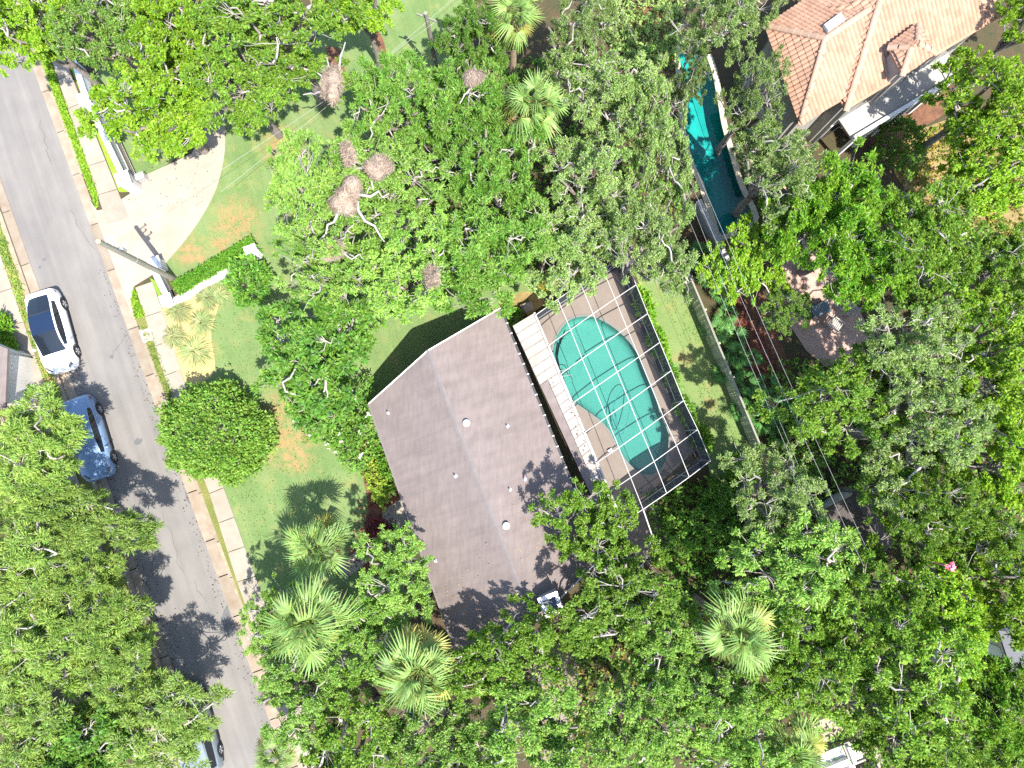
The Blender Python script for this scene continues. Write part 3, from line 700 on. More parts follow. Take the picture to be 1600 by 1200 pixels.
# ---------------------------------------------------------------- screened pool cage
cage = empty('pool_cage', G(980, 600, 0), 'white framed screen cage standing over the turquoise pool', 'pool cage')
Ls = [(836, 493), (856, 541), (874, 586), (893, 631), (912, 677), (931, 724), (948, 771), (967, 820)]
Rs = [(975, 400), (994, 445), (1012, 490), (1031, 535), (1049, 579), (1068, 626), (1090, 671), (1110, 720)]
ZP = [2.66, 2.98, 3.10, 2.98, 2.66]
def cage_pt(i, k):
    """beam i, quarter point k: true spacing in plan, raised in the middle"""
    a, b = G(*Ls[i], ZP[0]), G(*Rs[i], ZP[4])
    p = a.lerp(b, k / 4); p.z = ZP[k]; return p
pts = [[cage_pt(i, k) for k in range(5)] for i in range(8)]
for i in range(8):
    bm_ = MB()
    for k in range(4): bm_.bar(pts[i][k], pts[i][k + 1], 0.035, 0.06)
    bm_.part('cross_beam', M['frame_white'], cage)
for k in range(5):
    bm_ = MB()
    for i in range(7):
        d = (pts[i + 1][k] - pts[i][k]).normalized() * 0.03
        bm_.bar(pts[i][k] + d, pts[i + 1][k] - d, 0.03, 0.04)
    bm_.part('purlin', M['frame_white'], cage)
for i in range(7):
    for k in range(4):
        q = [pts[i][k], pts[i][k + 1], pts[i + 1][k + 1], pts[i + 1][k]]
        q = [v + Vector((0, 0, 0.01)) for v in q]
        MB().add(q, [(0, 1, 2, 3)]).part('screen_panel', M['screen'], cage)
def post(p): return MB().box((p.x, p.y, DZ + (p.z - DZ) / 2 - 0.03), (0.06, 0.06, p.z - DZ - 0.06), cr).part('post', M['frame_white'], cage)
for i in range(8): post(pts[i][4])
for k in range(1, 4): post(pts[0][k]); post(pts[7][k])
post(pts[0][0]); post(pts[7][0])
def wall_panel(a, b):
    q = [Vector((a.x, a.y, DZ + 0.02)), Vector((b.x, b.y, DZ + 0.02)), b - Vector((0, 0, 0.05)), a - Vector((0, 0, 0.05))]
    MB().add(q, [(0, 1, 2, 3)]).part('screen_panel', M['screen_wall'], cage)
    MB().bar(Vector((a.x, a.y, 1.0)), Vector((b.x, b.y, 1.0)), 0.03, 0.05).part('chair_rail', M['frame_white'], cage)
for i in range(7): wall_panel(pts[i][4], pts[i + 1][4])
for k in range(4): wall_panel(pts[0][k], pts[0][k + 1]); wall_panel(pts[7][k], pts[7][k + 1])
# the lower screen wall that runs on past the corner
ext0 = pts[7][1]; ext1 = G(1020, 840, 2.66)
MB().bar(ext0, ext1, 0.055, 0.08).part('side_rail', M['frame_white'], cage)
MB().tube([G(952, 702, DZ + 0.03), G(955, 707, DZ + 0.03)], 0.16, 8).thing('skimmer_lid', M['white'], 'small white round skimmer lid on the pool deck', 'lid')

# ================================================================== TILED HOUSE (upper right)
villa = empty('tiled_house', G(1400, 60, 0), 'neighbouring house with salmon clay tile hip roof and grey walls', 'house')
def inside(pt, poly):
    r = False; n_ = len(poly)
    for i in range(n_):
        x1, y1 = poly[i]; x2, y2 = poly[(i + 1) % n_]
        if (y1 > pt[1]) != (y2 > pt[1]) and pt[0] < (x2 - x1) * (pt[1] - y1) / (y2 - y1) + x1: r = not r
    return r
def tile_plane(p3, root):
    p3 = face_up([Vector(p) for p in p3])
    nrm = (p3[1] - p3[0]).cross(p3[2] - p3[0]).normalized()
    dn = Vector((0, 0, -1)) - nrm * Vector((0, 0, -1)).dot(nrm); dn.normalize(); ac = nrm.cross(dn).normalized()
    o = p3[0]; poly = [((p - o).dot(ac), (p - o).dot(dn)) for p in p3]
    base = slab([p - nrm * 0.05 for p in p3], 0.12, M['tile'], 'roof', root)
    us = [p[0] for p in poly]; vs2 = [p[1] for p in poly]
    RW, CW = 0.34, 0.235; V = []; Fc = []
    v = min(vs2)
    while v < max(vs2):
        u = min(us)
        while u < max(us):
            if inside((u + CW / 2, v + RW / 2), poly):
                j = rnd.uniform(-0.008, 0.008)
                prof = [(0.0, -0.015), (0.055, 0.035), (0.118, 0.048), (0.18, 0.035), (0.235, -0.015)]
                n0 = len(V)
                for (vv, lift) in ((v - 0.03, 0.0), (v + RW, 0.03)):
                    for (du, h) in prof: V.append(o + ac * (u + du) + dn * (vv + j) + nrm * (h + lift))
                for q in range(4): Fc.append((n0 + q, n0 + 5 + q, n0 + 6 + q, n0 + 1 + q))
                # butt edge of the tile
                for q in range(5): V.append(V[n0 + 5 + q] - nrm * 0.035)
                for q in range(4): Fc.append((n0 + 5 + q, n0 + 10 + q, n0 + 11 + q, n0 + 6 + q))
            u += CW
        v += RW
    b = MB(); b.v = [tuple(p) for p in V]; b.f = Fc
    if V: b.part('roof_tiles', M['tile'], base, kind='stuff')
    return base
ridge_proto = None
def ridge_line(a, b, root, w=0.17):
    global ridge_proto
    a, b = Vector(a), Vector(b); L = (b - a).length; k = max(1, int(L / 0.40)); d = (b - a) / L
    sd = d.cross(Vector((0, 0, 1))).normalized(); up = sd.cross(d)
    if ridge_proto is None:
        m_ = MB(); V = []
        for (x, r, lift) in ((-0.03, w * 0.9, 0.0), (0.40, w, 0.035)):
            for an in np.linspace(0, math.pi, 7): V.append((x, math.cos(an) * r, math.sin(an) * r * 0.75 + lift - 0.03))
        m_.add(V, [(i, i + 1, i + 8, i + 7) for i in range(6)] + [tuple(range(7, 14))])
        ridge_proto = m_.mesh('ridge_tile', M['tile_ridge'], smooth=False)
    R3 = Matrix((d, sd, up)).transposed()
    off = Vector((0, 0, 0)) + root.location
    for i in range(k):
        link('ridge_tile', ridge_proto, root, a + d * (L * i / k) - off, R3.to_euler())
ze = 5.0
L0, M0 = G(1195, 40, ze), G(1250, 195, ze); R1, R2 = G(1290, 60, 6.55), G(1440, -40, 6.55)
L2, M2 = G(1310, -42, ze), G(1352, 137, ze)
for q in ([L0, R1, M0], [L0, R1, R2, L2], [M0, R1, R2, M2]): tile_plane(q, villa)
ridge_line(L0, R1, villa); ridge_line(M0, R1, villa); ridge_line(R1, R2, villa)
B0, B1 = G(1322, 173, ze - 0.0), G(1564, 26, ze); BR0, BR1 = G(1380, -14, 7.0), G(1462, -62, 7.0)
BL = G(1240, 35, ze)
for q in ([B0, B1, BR1, BR0], [B0, BR0, BL], [B1, BR1, G(1530, -120, ze)]): tile_plane(q, villa)
ridge_line(B0, BR0, villa); ridge_line(B1, BR1, villa); ridge_line(BR0, BR1, villa)
# projecting bay with its own small hip roof
zc = 6.35
c1, c2, c3, c4 = G(1388, 74, zc), G(1410, 118, zc), G(1461, 82, zc), G(1436, 38, zc)
pk, pk2 = G(1424, 74, 6.85), G(1434, 66, 6.85)
for q in ([c1, c2, pk], [c2, c3, pk2, pk], [c3, c4, pk2], [c4, c1, pk, pk2]): tile_plane(q, villa)
for q in (c1, c2): ridge_line(q, pk, villa)
for q in (c3, c4): ridge_line(q, pk2, villa)
def walls(quad, z1, m, ins=0.35):
    f = inset_quad(quad, ins); f = [Vector((p.x, p.y, 0)) for p in f]; k = len(f)
    for i in range(k):
        a, b = f[i], f[(i + 1) % k]; d = (b - a).normalized() * 0.1
        MB().bar(a + d + Vector((0, 0, z1 / 2)), b - d + Vector((0, 0, z1 / 2)), 0.2, z1).part('wall', m, villa)
    return f
walls([L0, L2, M2, M0], 4.85, M['greywall'], 0.6)
wf = walls([BL, B0, B1, G(1530, -120, ze)], 4.84, M['greywall'], 0.6)
walls([c1, c2, c3, c4], 6.2, M['greywall'], 0.3)
# windows and white trim on the wall that faces the garden
d = (wf[2] - wf[1]).normalized(); o_ = Vector((d.y, -d.x, 0)); L = (wf[2] - wf[1]).length
for t in (0.08, 0.2, 0.55, 0.75):
    for zz in (1.5, 3.7):
        p = wf[1] + d * L * t + o_ * 0.12 + Vector((0, 0, zz))
        w = MB().bar(p - d * 0.55, p + d * 0.55, 0.06, 1.4).part('window', M['white'], villa)
        MB().bar(p - d * 0.47 + o_ * 0.04, p + d * 0.47 + o_ * 0.04, 0.03, 1.2).part('pane', M['glass_dark'], w)
# white parapet terrace below the bay
t0, t1 = G(1318, 195, 2.9), G(1490, 92, 2.9)
MB().bar(t0 + o_ * 0.9, t1 + o_ * 0.9, 0.18, 0.35).part('parapet', M['white'], villa)
MB().bar(t0 + o_ * 0.2 - Vector((0, 0, 0.14)), t1 + o_ * 0.2 - Vector((0, 0, 0.14)), 1.3, 0.12).part('balcony_floor', M['greywall'], villa)
for t in np.linspace(0.05, 0.95, 6):
    p = t0.lerp(t1, t) + o_ * 0.9; MB().box((p.x, p.y, 1.35), (0.18, 0.18, 2.68), cr).part('balcony_post', M['white'], villa)
# skylight in the upper slope
sk = [G(1289, 42, 6.12), G(1313, 24, 6.12), G(1320, 30, 6.0), G(1295, 47, 6.0)]
nrm = (R1 - L0).cross(L2 - L0).normalized(); nrm = nrm if nrm.z > 0 else -nrm
sp = []
for (x, y_) in ((1288, 38), (1314, 19), (1321, 30), (1295, 48)):
    o = Vector((0, 0, H)); dd = ray(x, y_); t = (L0 + nrm * 0.22 - o).dot(nrm) / dd.dot(nrm); sp.append(o + dd * t)
s_ = slab(face_up(sp), 0.3, M['white'], 'skylight', villa)
ctr = sum(sp, Vector()) / 4
slab(face_up([ctr + (p - ctr) * 0.82 + nrm * 0.015 for p in sp]), 0.01, mat('skylight_glass', (0.50, 0.56, 0.62), rough=0.15, spec=0.6), 'pane', s_)
# meter cabinet on the mulch
mc = G(1441, 147, 0)
cab = MB().box(mc + Vector((0, 0, 0.45)), (0.75, 0.55, 0.9), cr).thing('utility_cabinet', mat('pale_green_metal', (0.36, 0.48, 0.36), (0.32, 0.43, 0.33), scale=4, rough=0.5), 'pale green metal utility cabinet on orange mulch by the tiled house', 'cabinet')
cc_ = cab.location
MB().box(mc + Vector((0, 0, 0.92)), (0.8, 0.6, 0.05), cr).part('lid', mat('pale_green_lid', (0.42, 0.54, 0.42), rough=0.5), cab)
MB().box(mc + Vector((0.3, -0.2, 0.45)), (0.05, 0.2, 0.2), cr).part('handle', M['dark'], cab)

# ================================================================== SMALL BUILDINGS AT THE EDGES
def gable_house(name, quad_px, ez, rz, m, label, cat, along=True):
    """quad a,b,c,d in px at eaves height; the ridge joins the middles of ab and cd"""
    q = [G(x, y_, ez) for x, y_ in quad_px]; c = sum(q, Vector()) / 4
    root = empty(name, (c.x, c.y, 0), label, cat)
    r0, r1 = (q[0] + q[1]) / 2, (q[2] + q[3]) / 2; r0.z = r1.z = rz
    slab(face_up([q[0], r0, r1, q[3]]), 0.14, m, 'roof', root); slab(face_up([r0, q[1], q[2], r1]), 0.14, m, 'roof', root)
    MB().bar(r0 + Vector((0, 0, .03)), r1 + Vector((0, 0, .03)), 0.22, 0.03).part('ridge_cap', m, root)
    f = [Vector((p.x, p.y, 0)) for p in inset_quad(q, 0.5)]
    for i in range(4):
        a, b = f[i], f[(i + 1) % 4]; d = (b - a).normalized() * 0.08
        MB().bar(a + d + Vector((0, 0, ez / 2 - 0.1)), b - d + Vector((0, 0, ez / 2 - 0.1)), 0.16, ez - 0.2).part('wall', M['wall'], root)
    for (p, q_, rd) in ((f[0], f[1], r0), (f[3], f[2], r1)):
        m_ = (p + q_) / 2; MB().add([p + Vector((0, 0, ez - 0.2)), q_ + Vector((0, 0, ez - 0.2)), m_ + Vector((0, 0, rz - 0.3))], [(0, 1, 2)]).part('gable_wall', M['wall'], root)
    d = (f[0] - f[3]).normalized(); o = Vector((d.y, -d.x, 0)); p = f[3].lerp(f[0], 0.5)
    if (p + o - c).length < (p - c).length: o = -o
    dr = MB().bar(p + o * 0.1 - d * 0.45 + Vector((0, 0, 1.0)), p + o * 0.1 + d * 0.45 + Vector((0, 0, 1.0)), 0.06, 2.0).part('door', M['white'], root)
    return root
gable_house('garden_shed', [(1290, 795), (1350, 752), (1395, 848), (1335, 885)], 2.3, 3.1, M['shingle_dark'], 'small shed with dark shingle roof under the power lines', 'shed')
gable_house('house', [(-160, 470), (12, 545), (8, 640), (-170, 600)], 2.7, 3.6, M['shingle'], 'grey roofed house corner beside the sidewalk at the photo edge', 'house')
gable_house('house', [(1560, 985), (1700, 1000), (1690, 1120), (1590, 1075)], 2.8, 3.0, mat('grey_membrane', (0.085, 0.088, 0.10), (0.10, 0.10, 0.11), scale=0.6, rough=0.8), 'house with smooth blue grey roof at the edge among lime trees', 'house')

# ================================================================== WALLS AND FENCES
def pier_wall(pts, h, w, label, name='garden_wall', piers=(), rail=False, cap=0.05):
    p3 = [G(x, y_, 0) for x, y_ in pts]; c = sum(p3, Vector()) / len(p3)
    root = empty(name, (c.x, c.y, 0), label, 'wall')
    for i in range(len(p3) - 1):
        a, b = p3[i], p3[i + 1]
        MB().bar(a + Vector((0, 0, h / 2)), b + Vector((0, 0, h / 2)), w, h).part('wall_panel', M['white'], root)
        MB().bar(a + Vector((0, 0, h + cap / 2 + 0.002)), b + Vector((0, 0, h + cap / 2 + 0.002)), w + 0.1, cap).part('coping', M['white'], root)
    for (x, y_, s, ph) in piers:
        p = G(x, y_, 0); pr = MB().box(p + Vector((0, 0, ph / 2)), (s, s, ph), cr).part('pier', M['white'], root)
        MB().box(p + Vector((0, 0, ph + 0.04)), (s + 0.14, s + 0.14, 0.08), cr).part('pier_cap', M['white'], pr)
        MB().box(p + Vector((0, 0, ph + 0.11)), (s - 0.1, s - 0.1, 0.06), cr).part('pier_top', M['white'], pr)
    return root
w1 = pier_wall([(132, 110), (153, 172), (214, 300)], 1.0, 0.2, 'long white masonry wall with square piers beside the driveway mouth', piers=((153, 172, 0.5, 1.35), (214, 294, 0.62, 1.45)))
w2 = pier_wall([(250, 425), (272, 470)], 0.75, 0.22, 'short low white wall at the foot of the utility pole', piers=((254, 418, 0.55, 0.9), (272, 474, 0.5, 0.9)))
w3 = pier_wall([(280, 474), (335, 440), (372, 420), (410, 396)], 0.6, 0.2, 'low white boundary wall behind the clipped hedge', piers=((401, 399, 0.55, 0.85),))
# entrance gate leaf parked along the white wall
gate = empty('sliding_gate', G(205, 255, 0), 'dark rail sliding gate parked behind the white wall', 'gate')
ga, gb = G(170, 178, 0), G(222, 290, 0)
for z in (0.25, 1.0): MB().bar(ga + Vector((0, 0, z)), gb + Vector((0, 0, z)), 0.06, 0.07).part('rail', M['greywall'], gate)
for t in np.linspace(0, 1, 26):
    p = ga.lerp(gb, t); MB().box((p.x, p.y, 0.62), (0.035, 0.035, 0.82), cr).part('bar', M['greywall'], gate)
MB().box(G(222, 278, 0.3), (0.5, 0.4, 0.6), cr).thing('gate_motor', M['metal'], 'small pale box of the gate motor behind the white pier', 'box')

# board fence behind the back lawn
fence = empty('board_fence', G(1120, 560, 0), 'long grey green board fence along the back lawn', 'fence')
fa, fb = G(1047, 393, 0), G(1173, 698, 0)
fd = (fb - fa).normalized(); fo = Vector((fd.y, -fd.x, 0)); FL = (fb - fa).length; FH = 1.6
bmesh_board = MB().add([(-0.066, -0.011, 0), (0.066, -0.011, 0), (0.066, 0.011, 0), (-0.066, 0.011, 0), (-0.066, -0.011, FH - 0.04), (0.066, -0.011, FH - 0.04), (0.066, 0.011, FH - 0.04), (-0.066, 0.011, FH - 0.04), (-0.035, -0.011, FH), (0.035, -0.011, FH), (0.035, 0.011, FH), (-0.035, 0.011, FH)],
    [(0, 1, 5, 4), (1, 2, 6, 5), (2, 3, 7, 6), (3, 0, 4, 7), (4, 5, 9, 8), (5, 6, 10, 9), (6, 7, 11, 10), (7, 4, 8, 11), (8, 9, 10, 11)]).mesh('fence_board', M['fence'])
ang = math.atan2(fd.y, fd.x); nb = int(FL / 0.142)
for i in range(nb):
    p = fa + fd * (FL * (i + 0.5) / nb) + fo * rnd.uniform(-0.006, 0.006)
    link('fence_board', bmesh_board, fence, p - fence.location + Vector((0, 0, rnd.uniform(-0.02, 0.015))), (rnd.uniform(-0.012, 0.012), rnd.uniform(-0.01, 0.01), ang))
for z in (0.3, 0.8, 1.35): MB().bar(fa + fo * -0.04 + Vector((0, 0, z)), fb + fo * -0.04 + Vector((0, 0, z)), 0.045, 0.09).part('rail', M['fence'], fence)
MB().bar(fa + Vector((0, 0, FH + 0.02)), fb + Vector((0, 0, FH + 0.02)), 0.10, 0.03).part('top_rail', mat('fence_cap', (0.20, 0.19, 0.155), rough=0.9), fence)
for t in np.linspace(0, 1, 7):
    p = fa.lerp(fb, t) + fo * -0.11; MB().box((p.x, p.y, 0.78), (0.09, 0.09, 1.56), ang).part('post', M['fence'], fence)
# grey masonry wall below the neighbour's pool
nw = empty('pool_wall', G(1135, 410, 0), 'grey retaining wall at the foot of the teal pool', 'wall')
wa, wb = G(1085, 322, 0), G(1152, 462, 0)
MB().bar(wa + Vector((0, 0, 0.45)), wb + Vector((0, 0, 0.45)), 0.25, 0.9).part('wall_panel', mat('grey_block', (0.20, 0.20, 0.22), (0.26, 0.26, 0.27), scale=2, rough=0.9), nw)
MB().bar(wa + Vector((0, 0, 0.935)), wb + Vector((0, 0, 0.935)), 0.34, 0.06).part('coping', mat('wall_coping', (0.34, 0.31, 0.27), (0.24, 0.24, 0.25), scale=2, rough=0.9), nw)

# ================================================================== POLES AND WIRES
pole_b = G(274, 437, 0); PH = 7.55
pole = empty('utility_pole', pole_b, 'tall grey wooden utility pole beside the pale driveway', 'pole')
b = MB().tube([pole_b + Vector((0, 0, z)) for z in (-0.1, 2.5, 5, PH)], [0.165, 0.15, 0.135, 0.12], 12); b.part('shaft', M['pole'], pole, smooth=False)
MB().tube([pole_b + Vector((0, 0, PH)), pole_b + Vector((0, 0, PH + 0.03))], [0.125, 0.10], 12).part('pole_cap', mat('cut_wood', (0.30, 0.24, 0.16), rough=0.9), pole)
ob = Vector((0.8, 0.55, 0)).normalized()
for z, l in ((PH - 0.45, 0.5), (PH - 1.0, 0.35), (PH - 1.6, 0.5)):
    br = MB().bar(pole_b + ob * 0.1 + Vector((0, 0, z)), pole_b + ob * l + Vector((0, 0, z + 0.05)), 0.04, 0.05).part('bracket', M['metal'], pole)
    p = pole_b + ob * l + Vector((0, 0, z + 0.06))
    MB().tube([p, p + Vector((0, 0, .06)), p + Vector((0, 0, .08)), p + Vector((0, 0, .16))], [0.05, 0.06, 0.035, 0.05], 8).part('insulator', M['white'], br)
MB().tube([pole_b + Vector((0, 0, 4.3)), pole_b + Vector((0, 0, 4.36))], 0.15, 12).part('metal_band', M['metal'], pole)
MB().box(pole_b + Vector((0.05, 0.16, 5.6)), (0.25, 0.12, 0.35)).part('junction_box', M['metal'], pole)
h2 = 6.3; p2b = G(665, 20, h2); p2b.z = 0
pole2 = empty('utility_pole', p2b, 'slim grey pole standing on the lawn behind the top trees', 'pole')
MB().tube([p2b + Vector((0, 0, z)) for z in (-0.1, 3, h2)], [0.14, 0.125, 0.10], 10).part('shaft', M['pole'], pole2)
MB().bar(p2b + Vector((-0.5, 0.2, h2 - 0.4)), p2b + Vector((0.5, -0.2, h2 - 0.4)), 0.07, 0.08).part('crossarm', M['pole'], pole2)
def wire(a, b, sag, label, r=0.007, group=None, n=16):
    pts = []
    for i in range(n + 1):
        t = i / n; p = a.lerp(b, t); p.z -= sag * 4 * t * (1 - t); pts.append(p)
    m_ = M['wire']; o = MB().tube(pts, r, 4).thing('overhead_wire', m_, label, 'wire', group, base=tuple(a))
    return o
wire(G(345, 300, 5.6), G(760, -48, 6.1), 0.25, 'upper thin pale wire crossing the front lawn to the slim pole')
wire(G(345, 264, 5.2), G(700, -10, 5.6), 0.2, 'thin pale cable over the tan lawn patch near the driveway curve') if False else None
wire(pole_b + ob * 0.5 + Vector((0, 0, PH - 0.5)), p2b + Vector((0.5, -0.2, h2 - 0.35)), 0.35, 'pale wire running from the tall pole to the slim pole')
for i, ((xa, ya), (xb, yb)) in enumerate((((1075, 275), (1350, 885)), ((1090, 270), (1365, 880)), ((1040, 255), (1320, 905)), ((1060, 265), (1300, 850)))):
    wire(G(xa, ya, 7.2 - 0.3 * i), G(xb, yb, 7.2 - 0.3 * i), 0.25, ['pale power line nearest the shed roof, third from the board fence', 'outermost pale power line crossing the shed ridge', 'pale power line closest to the board fence', 'pale power line second from the board fence'][i])
wire(G(960, -10, 7.0), G(992, 62, 7.0), 0.02, 'short stretch of pale wire between the grey trees at the top edge')

# ================================================================== CARS
def make_car(kind, paint, glass_roof, label):
    """x forward, y to the left, z up; built round the origin on its wheels"""
    root = empty('parked_car', (0, 0, 0), label, 'car')
    if kind == 'sedan':  # x, half width at sill, half width at shoulder, shoulder z, deck z
        st = [(-2.34, .62, .66, .62, .80), (-2.25, .78, .80, .72, .98), (-2.0, .86, .87, .80, 1.05), (-1.5, .91, .91, .86, 1.03), (-1.0, .92, .91, .86, .97), (0.0, .92, .90, .84, .93), (0.7, .92, .90, .83, .92), (1.1, .92, .90, .80, .92), (1.5, .91, .90, .77, .86), (1.9, .88, .86, .70, .78), (2.2, .78, .76, .62, .68), (2.34, .56, .54, .52, .56)]
        cab = [(-1.95, .60, 1.07, .50, 1.08), (-1.5, .80, 1.02, .60, 1.24), (-0.9, .83, .98, .63, 1.38), (-0.3, .84, .95, .645, 1.43), (0.2, .84, .94, .64, 1.41), (0.65, .83, .93, .62, 1.28), (1.05, .81, .93, .63, 1.09), (1.32, .76, .92, .66, .935)]
        roof_cut = (0, 7)
    else:
        st = [(-2.3, .74, .78, .75, .95), (-2.2, .86, .87, .88, 1.02), (-1.9, .91, .91, .92, 1.04), (-1.0, .92, .92, .93, 1.0), (0.0, .92, .92, .92, .98), (0.8, .92, .91, .90, .98), (1.1, .92, .91, .88, .98), (1.5, .91, .90, .84, .93), (1.9, .88, .87, .78, .86), (2.2, .80, .78, .66, .74), (2.32, .60, .58, .56, .60)]
        cab = [(-2.22, .74, 1.0, .60, 1.05), (-1.95, .84, 1.02, .64, 1.48), (-1.5, .85, 1.0, .66, 1.56), (-0.5, .86, .99, .67, 1.60), (0.2, .86, .98, .66, 1.57), (0.7, .84, .98, .65, 1.38), (1.05, .80, .98, .66, 1.15), (1.25, .76, .98, .68, 1.0)]
        roof_cut = (1, 4)
    V = []; k = 13
    for (x, ws, wh, zs, zd) in st:
        prof = [(ws * .94, .22), (ws, .34), (ws, .52), (wh, zs), (wh * .86, zd * .985), (wh * .45, zd + .015), (0, zd + .022)]
        for (y_, z) in prof: V.append((x, -y_, z))
        for (y_, z) in reversed(prof[:-1]): V.append((x, y_, z))
    fc = []
    for i in range(len(st) - 1):
        for j in range(k - 1): fc.append((i * k + j, (i + 1) * k + j, (i + 1) * k + j + 1, i * k + j + 1))
    fc.append(tuple(range(k))); fc.append(tuple((len(st) - 1) * k + j for j in reversed(range(k))))
    me = MB().add(V, fc).mesh('body', paint, smooth=True); body = link('body', me, root)
    # cabin loft: belt, rail low, rail high, roof quarter, centre
    W = []
    for (x, wb, zb, wt, zt) in cab: W.append([(x, wb, zb - .03), (x, wt + .07, zt - .11 if zt - zb > .2 else zt - .02), (x, wt + .015, zt - .035), (x, wt * .55, zt + .0), (x, 0, zt + .012)])
    def loft(rows, i0, i1, mir, lift=0.0):
        b = MB(); vv = []; s = -1 if mir else 1
        for i in range(i0, i1 + 1):
            for r in rows: x, y_, z = W[i][r]; vv.append((x, s * (y_ + (lift if r < 3 else 0)), z + lift))
        n_ = len(rows); ff = []
        for i in range(i1 - i0):
            for r in range(n_ - 1):
                q = (i * n_ + r, (i + 1) * n_ + r, (i + 1) * n_ + r + 1, i * n_ + r + 1); ff.append(q if not mir else tuple(reversed(q)))
        return b.add(vv, ff)
    nC = len(cab) - 1
    gm = M['car_glass']
    for mir in (False, True):
        link('side_window', loft((0, 1), 1, nC - 1, mir).mesh('side_window', gm, smooth=True), root)
        link('roof_rail', loft((1, 2), 0, nC, mir, 0.004).mesh('roof_rail', paint, smooth=True), root)
        link('pillar', loft((0, 1), 0, 1, mir, 0.006).mesh('pillar', paint, smooth=True), root)
        link('pillar', loft((0, 1), nC - 1, nC, mir, 0.006).mesh('pillar', paint, smooth=True), root)
    def both(rows, i0, i1, name, m, lift=0.0):
        b = loft(rows, i0, i1, False, lift); c = loft(rows, i0, i1, True, lift); b.add(c.v, c.f); return link(name, b.mesh(name, m, smooth=True), root)
    if glass_roof:
        both((2, 3, 4), 0, 2, 'rear_window', gm); both((2, 3, 4), 2, 4, 'glass_roof', M['car_glass_blue']); both((2, 3, 4), 4, nC, 'windscreen', gm)
        x, wb, zb, wt, zt = cab[2]; link('roof_seam', MB().bar((x, -wt, zt + .0), (x, wt, zt + .0), .03, .03).mesh('roof_seam', M['dark']), root)
    else:
        both((2, 3, 4), roof_cut[0], roof_cut[1], 'roof', paint); both((2, 3, 4), roof_cut[1], nC, 'windscreen', gm)
        if roof_cut[0] > 0: both((2, 3, 4), 0, roof_cut[0], 'rear_window', gm)
    # dashboard strip and seats glimpsed through the glass are below the belt: left to the dark glass
    for sx in (1.42, -1.40):
        for sy in (-1, 1):
            y0 = sy * 0.80
            wv = MB().tube([(sx, y0 - sy * .11, .33), (sx, y0 - sy * .10, .33), (sx, y0 + sy * .12, .33), (sx, y0 + sy * .135, .33)], [.28, .335, .335, .29], 20)
            w = link('wheel', wv.mesh('wheel', M['tyre']), root)
            rb = MB().tube([(sx, y0 + sy * .10, .33), (sx, y0 + sy * .142, .33)], [.235, .225], 20); rim = link('rim', rb.mesh('rim', M['rim']), w)
            sp = MB()
            for a in range(5):
                an = a * 2 * math.pi / 5; sp.bar((sx, y0 + sy * .148, .33), (sx + math.cos(an) * .2, y0 + sy * .148, .33 + math.sin(an) * .2), .05, .02, Vector((0, 1, 0)))
            link('spokes', sp.mesh('spokes', M['metal']), w)
            ar = MB(); vv = []
            for a in np.linspace(-0.25, math.pi + .25, 13):
                for r in (.345, .40): vv.append((sx + math.cos(a) * r, sy * .925, .34 + math.sin(a) * r))
            link('wheel_arch', ar.add(vv, [(2 * i, 2 * i + 1, 2 * i + 3, 2 * i + 2) for i in range(12)]).mesh('wheel_arch', M['tyre']), root)
    for sy in (-1, 1):
        link('sill', MB().bar((-1.0, sy * .925, .26), (1.0, sy * .925, .26), .02, .12).mesh('sill', M['tyre']), root)
        b = MB().box((0.86, sy * .99, .98), (.12, .2, .12)); m_ = link('mirror', b.mesh('mirror', paint), root); bv = m_.modifiers.new('bevel', 'BEVEL'); bv.width = .035; bv.segments = 2
        zf = .70 if kind == 'sedan' else .78
        b = MB().add([(2.28, sy * .45, zf - .05), (2.10, sy * .72, zf + .0), (1.86, sy * .82, zf + .055), (1.90, sy * .70, zf + .085), (2.2, sy * .45, zf + .025)], [(0, 1, 2, 3, 4)] if sy < 0 else [(4, 3, 2, 1, 0)])
        for i, v in enumerate(b.v): b.v[i] = (v[0] + .012, v[1] * 1.01, v[2] + .022)
        link('headlight', b.mesh('headlight', M['lamp']), root)
        zt_ = .86 if kind == 'sedan' else .95
        link('tail_light', MB().add([(-2.30, sy * .40, zt_), (-2.16, sy * .80, zt_ - .02), (-1.96, sy * .89, zt_ - .0), (-1.98, sy * .89, zt_ - .11), (-2.2, sy * .81, zt_ - .13), (-2.345, sy * .42, zt_ - .12)], [(0, 1, 2, 3, 4, 5), (5, 4, 3, 2, 1, 0)]).mesh('tail_light', M['tail']), root)
        for xx in (-0.55, 0.42): link('door_handle', MB().box((xx, sy * .915, .78), (.2, .02, .035)).mesh('door_handle', paint), root)
    link('front_grille', MB().box((2.27, 0, .38), (.12, 1.0, .12)).mesh('front_grille', M['dark']), root)
    link('number_plate', MB().box((-2.345, 0, .62), (.02, .42, .14)).mesh('number_plate', M['white']), root)
    return root
def car_paint(name, c, rough=0.28): return mat(name, c, rough=rough, spec=0.5, coat=0.6)
M['car_glass'] = mat('car_glass', (0.010, 0.014, 0.020), rough=0.06, spec=0.6)
M['car_glass_blue'] = mat('tinted_roof_glass', (0.008, 0.017, 0.042), rough=0.06, spec=0.6)
M['tyre'] = mat('tyre', (0.022, 0.022, 0.024), rough=0.85)
M['rim'] = mat('dark_rim', (0.10, 0.10, 0.105), rough=0.4, metal=0.7)
M['lamp'] = mat('headlamp', (0.10, 0.105, 0.11), rough=0.1, spec=0.6)
M['tail'] = mat('tail_lamp', (0.25, 0.01, 0.012), rough=0.2)
def place(o, px, py, dpx):
    o.location = G(px, py, 0) + Vector((0, 0, -0.115)); o.rotation_euler = (0, 0, math.atan2(-dpx[1], dpx[0]))
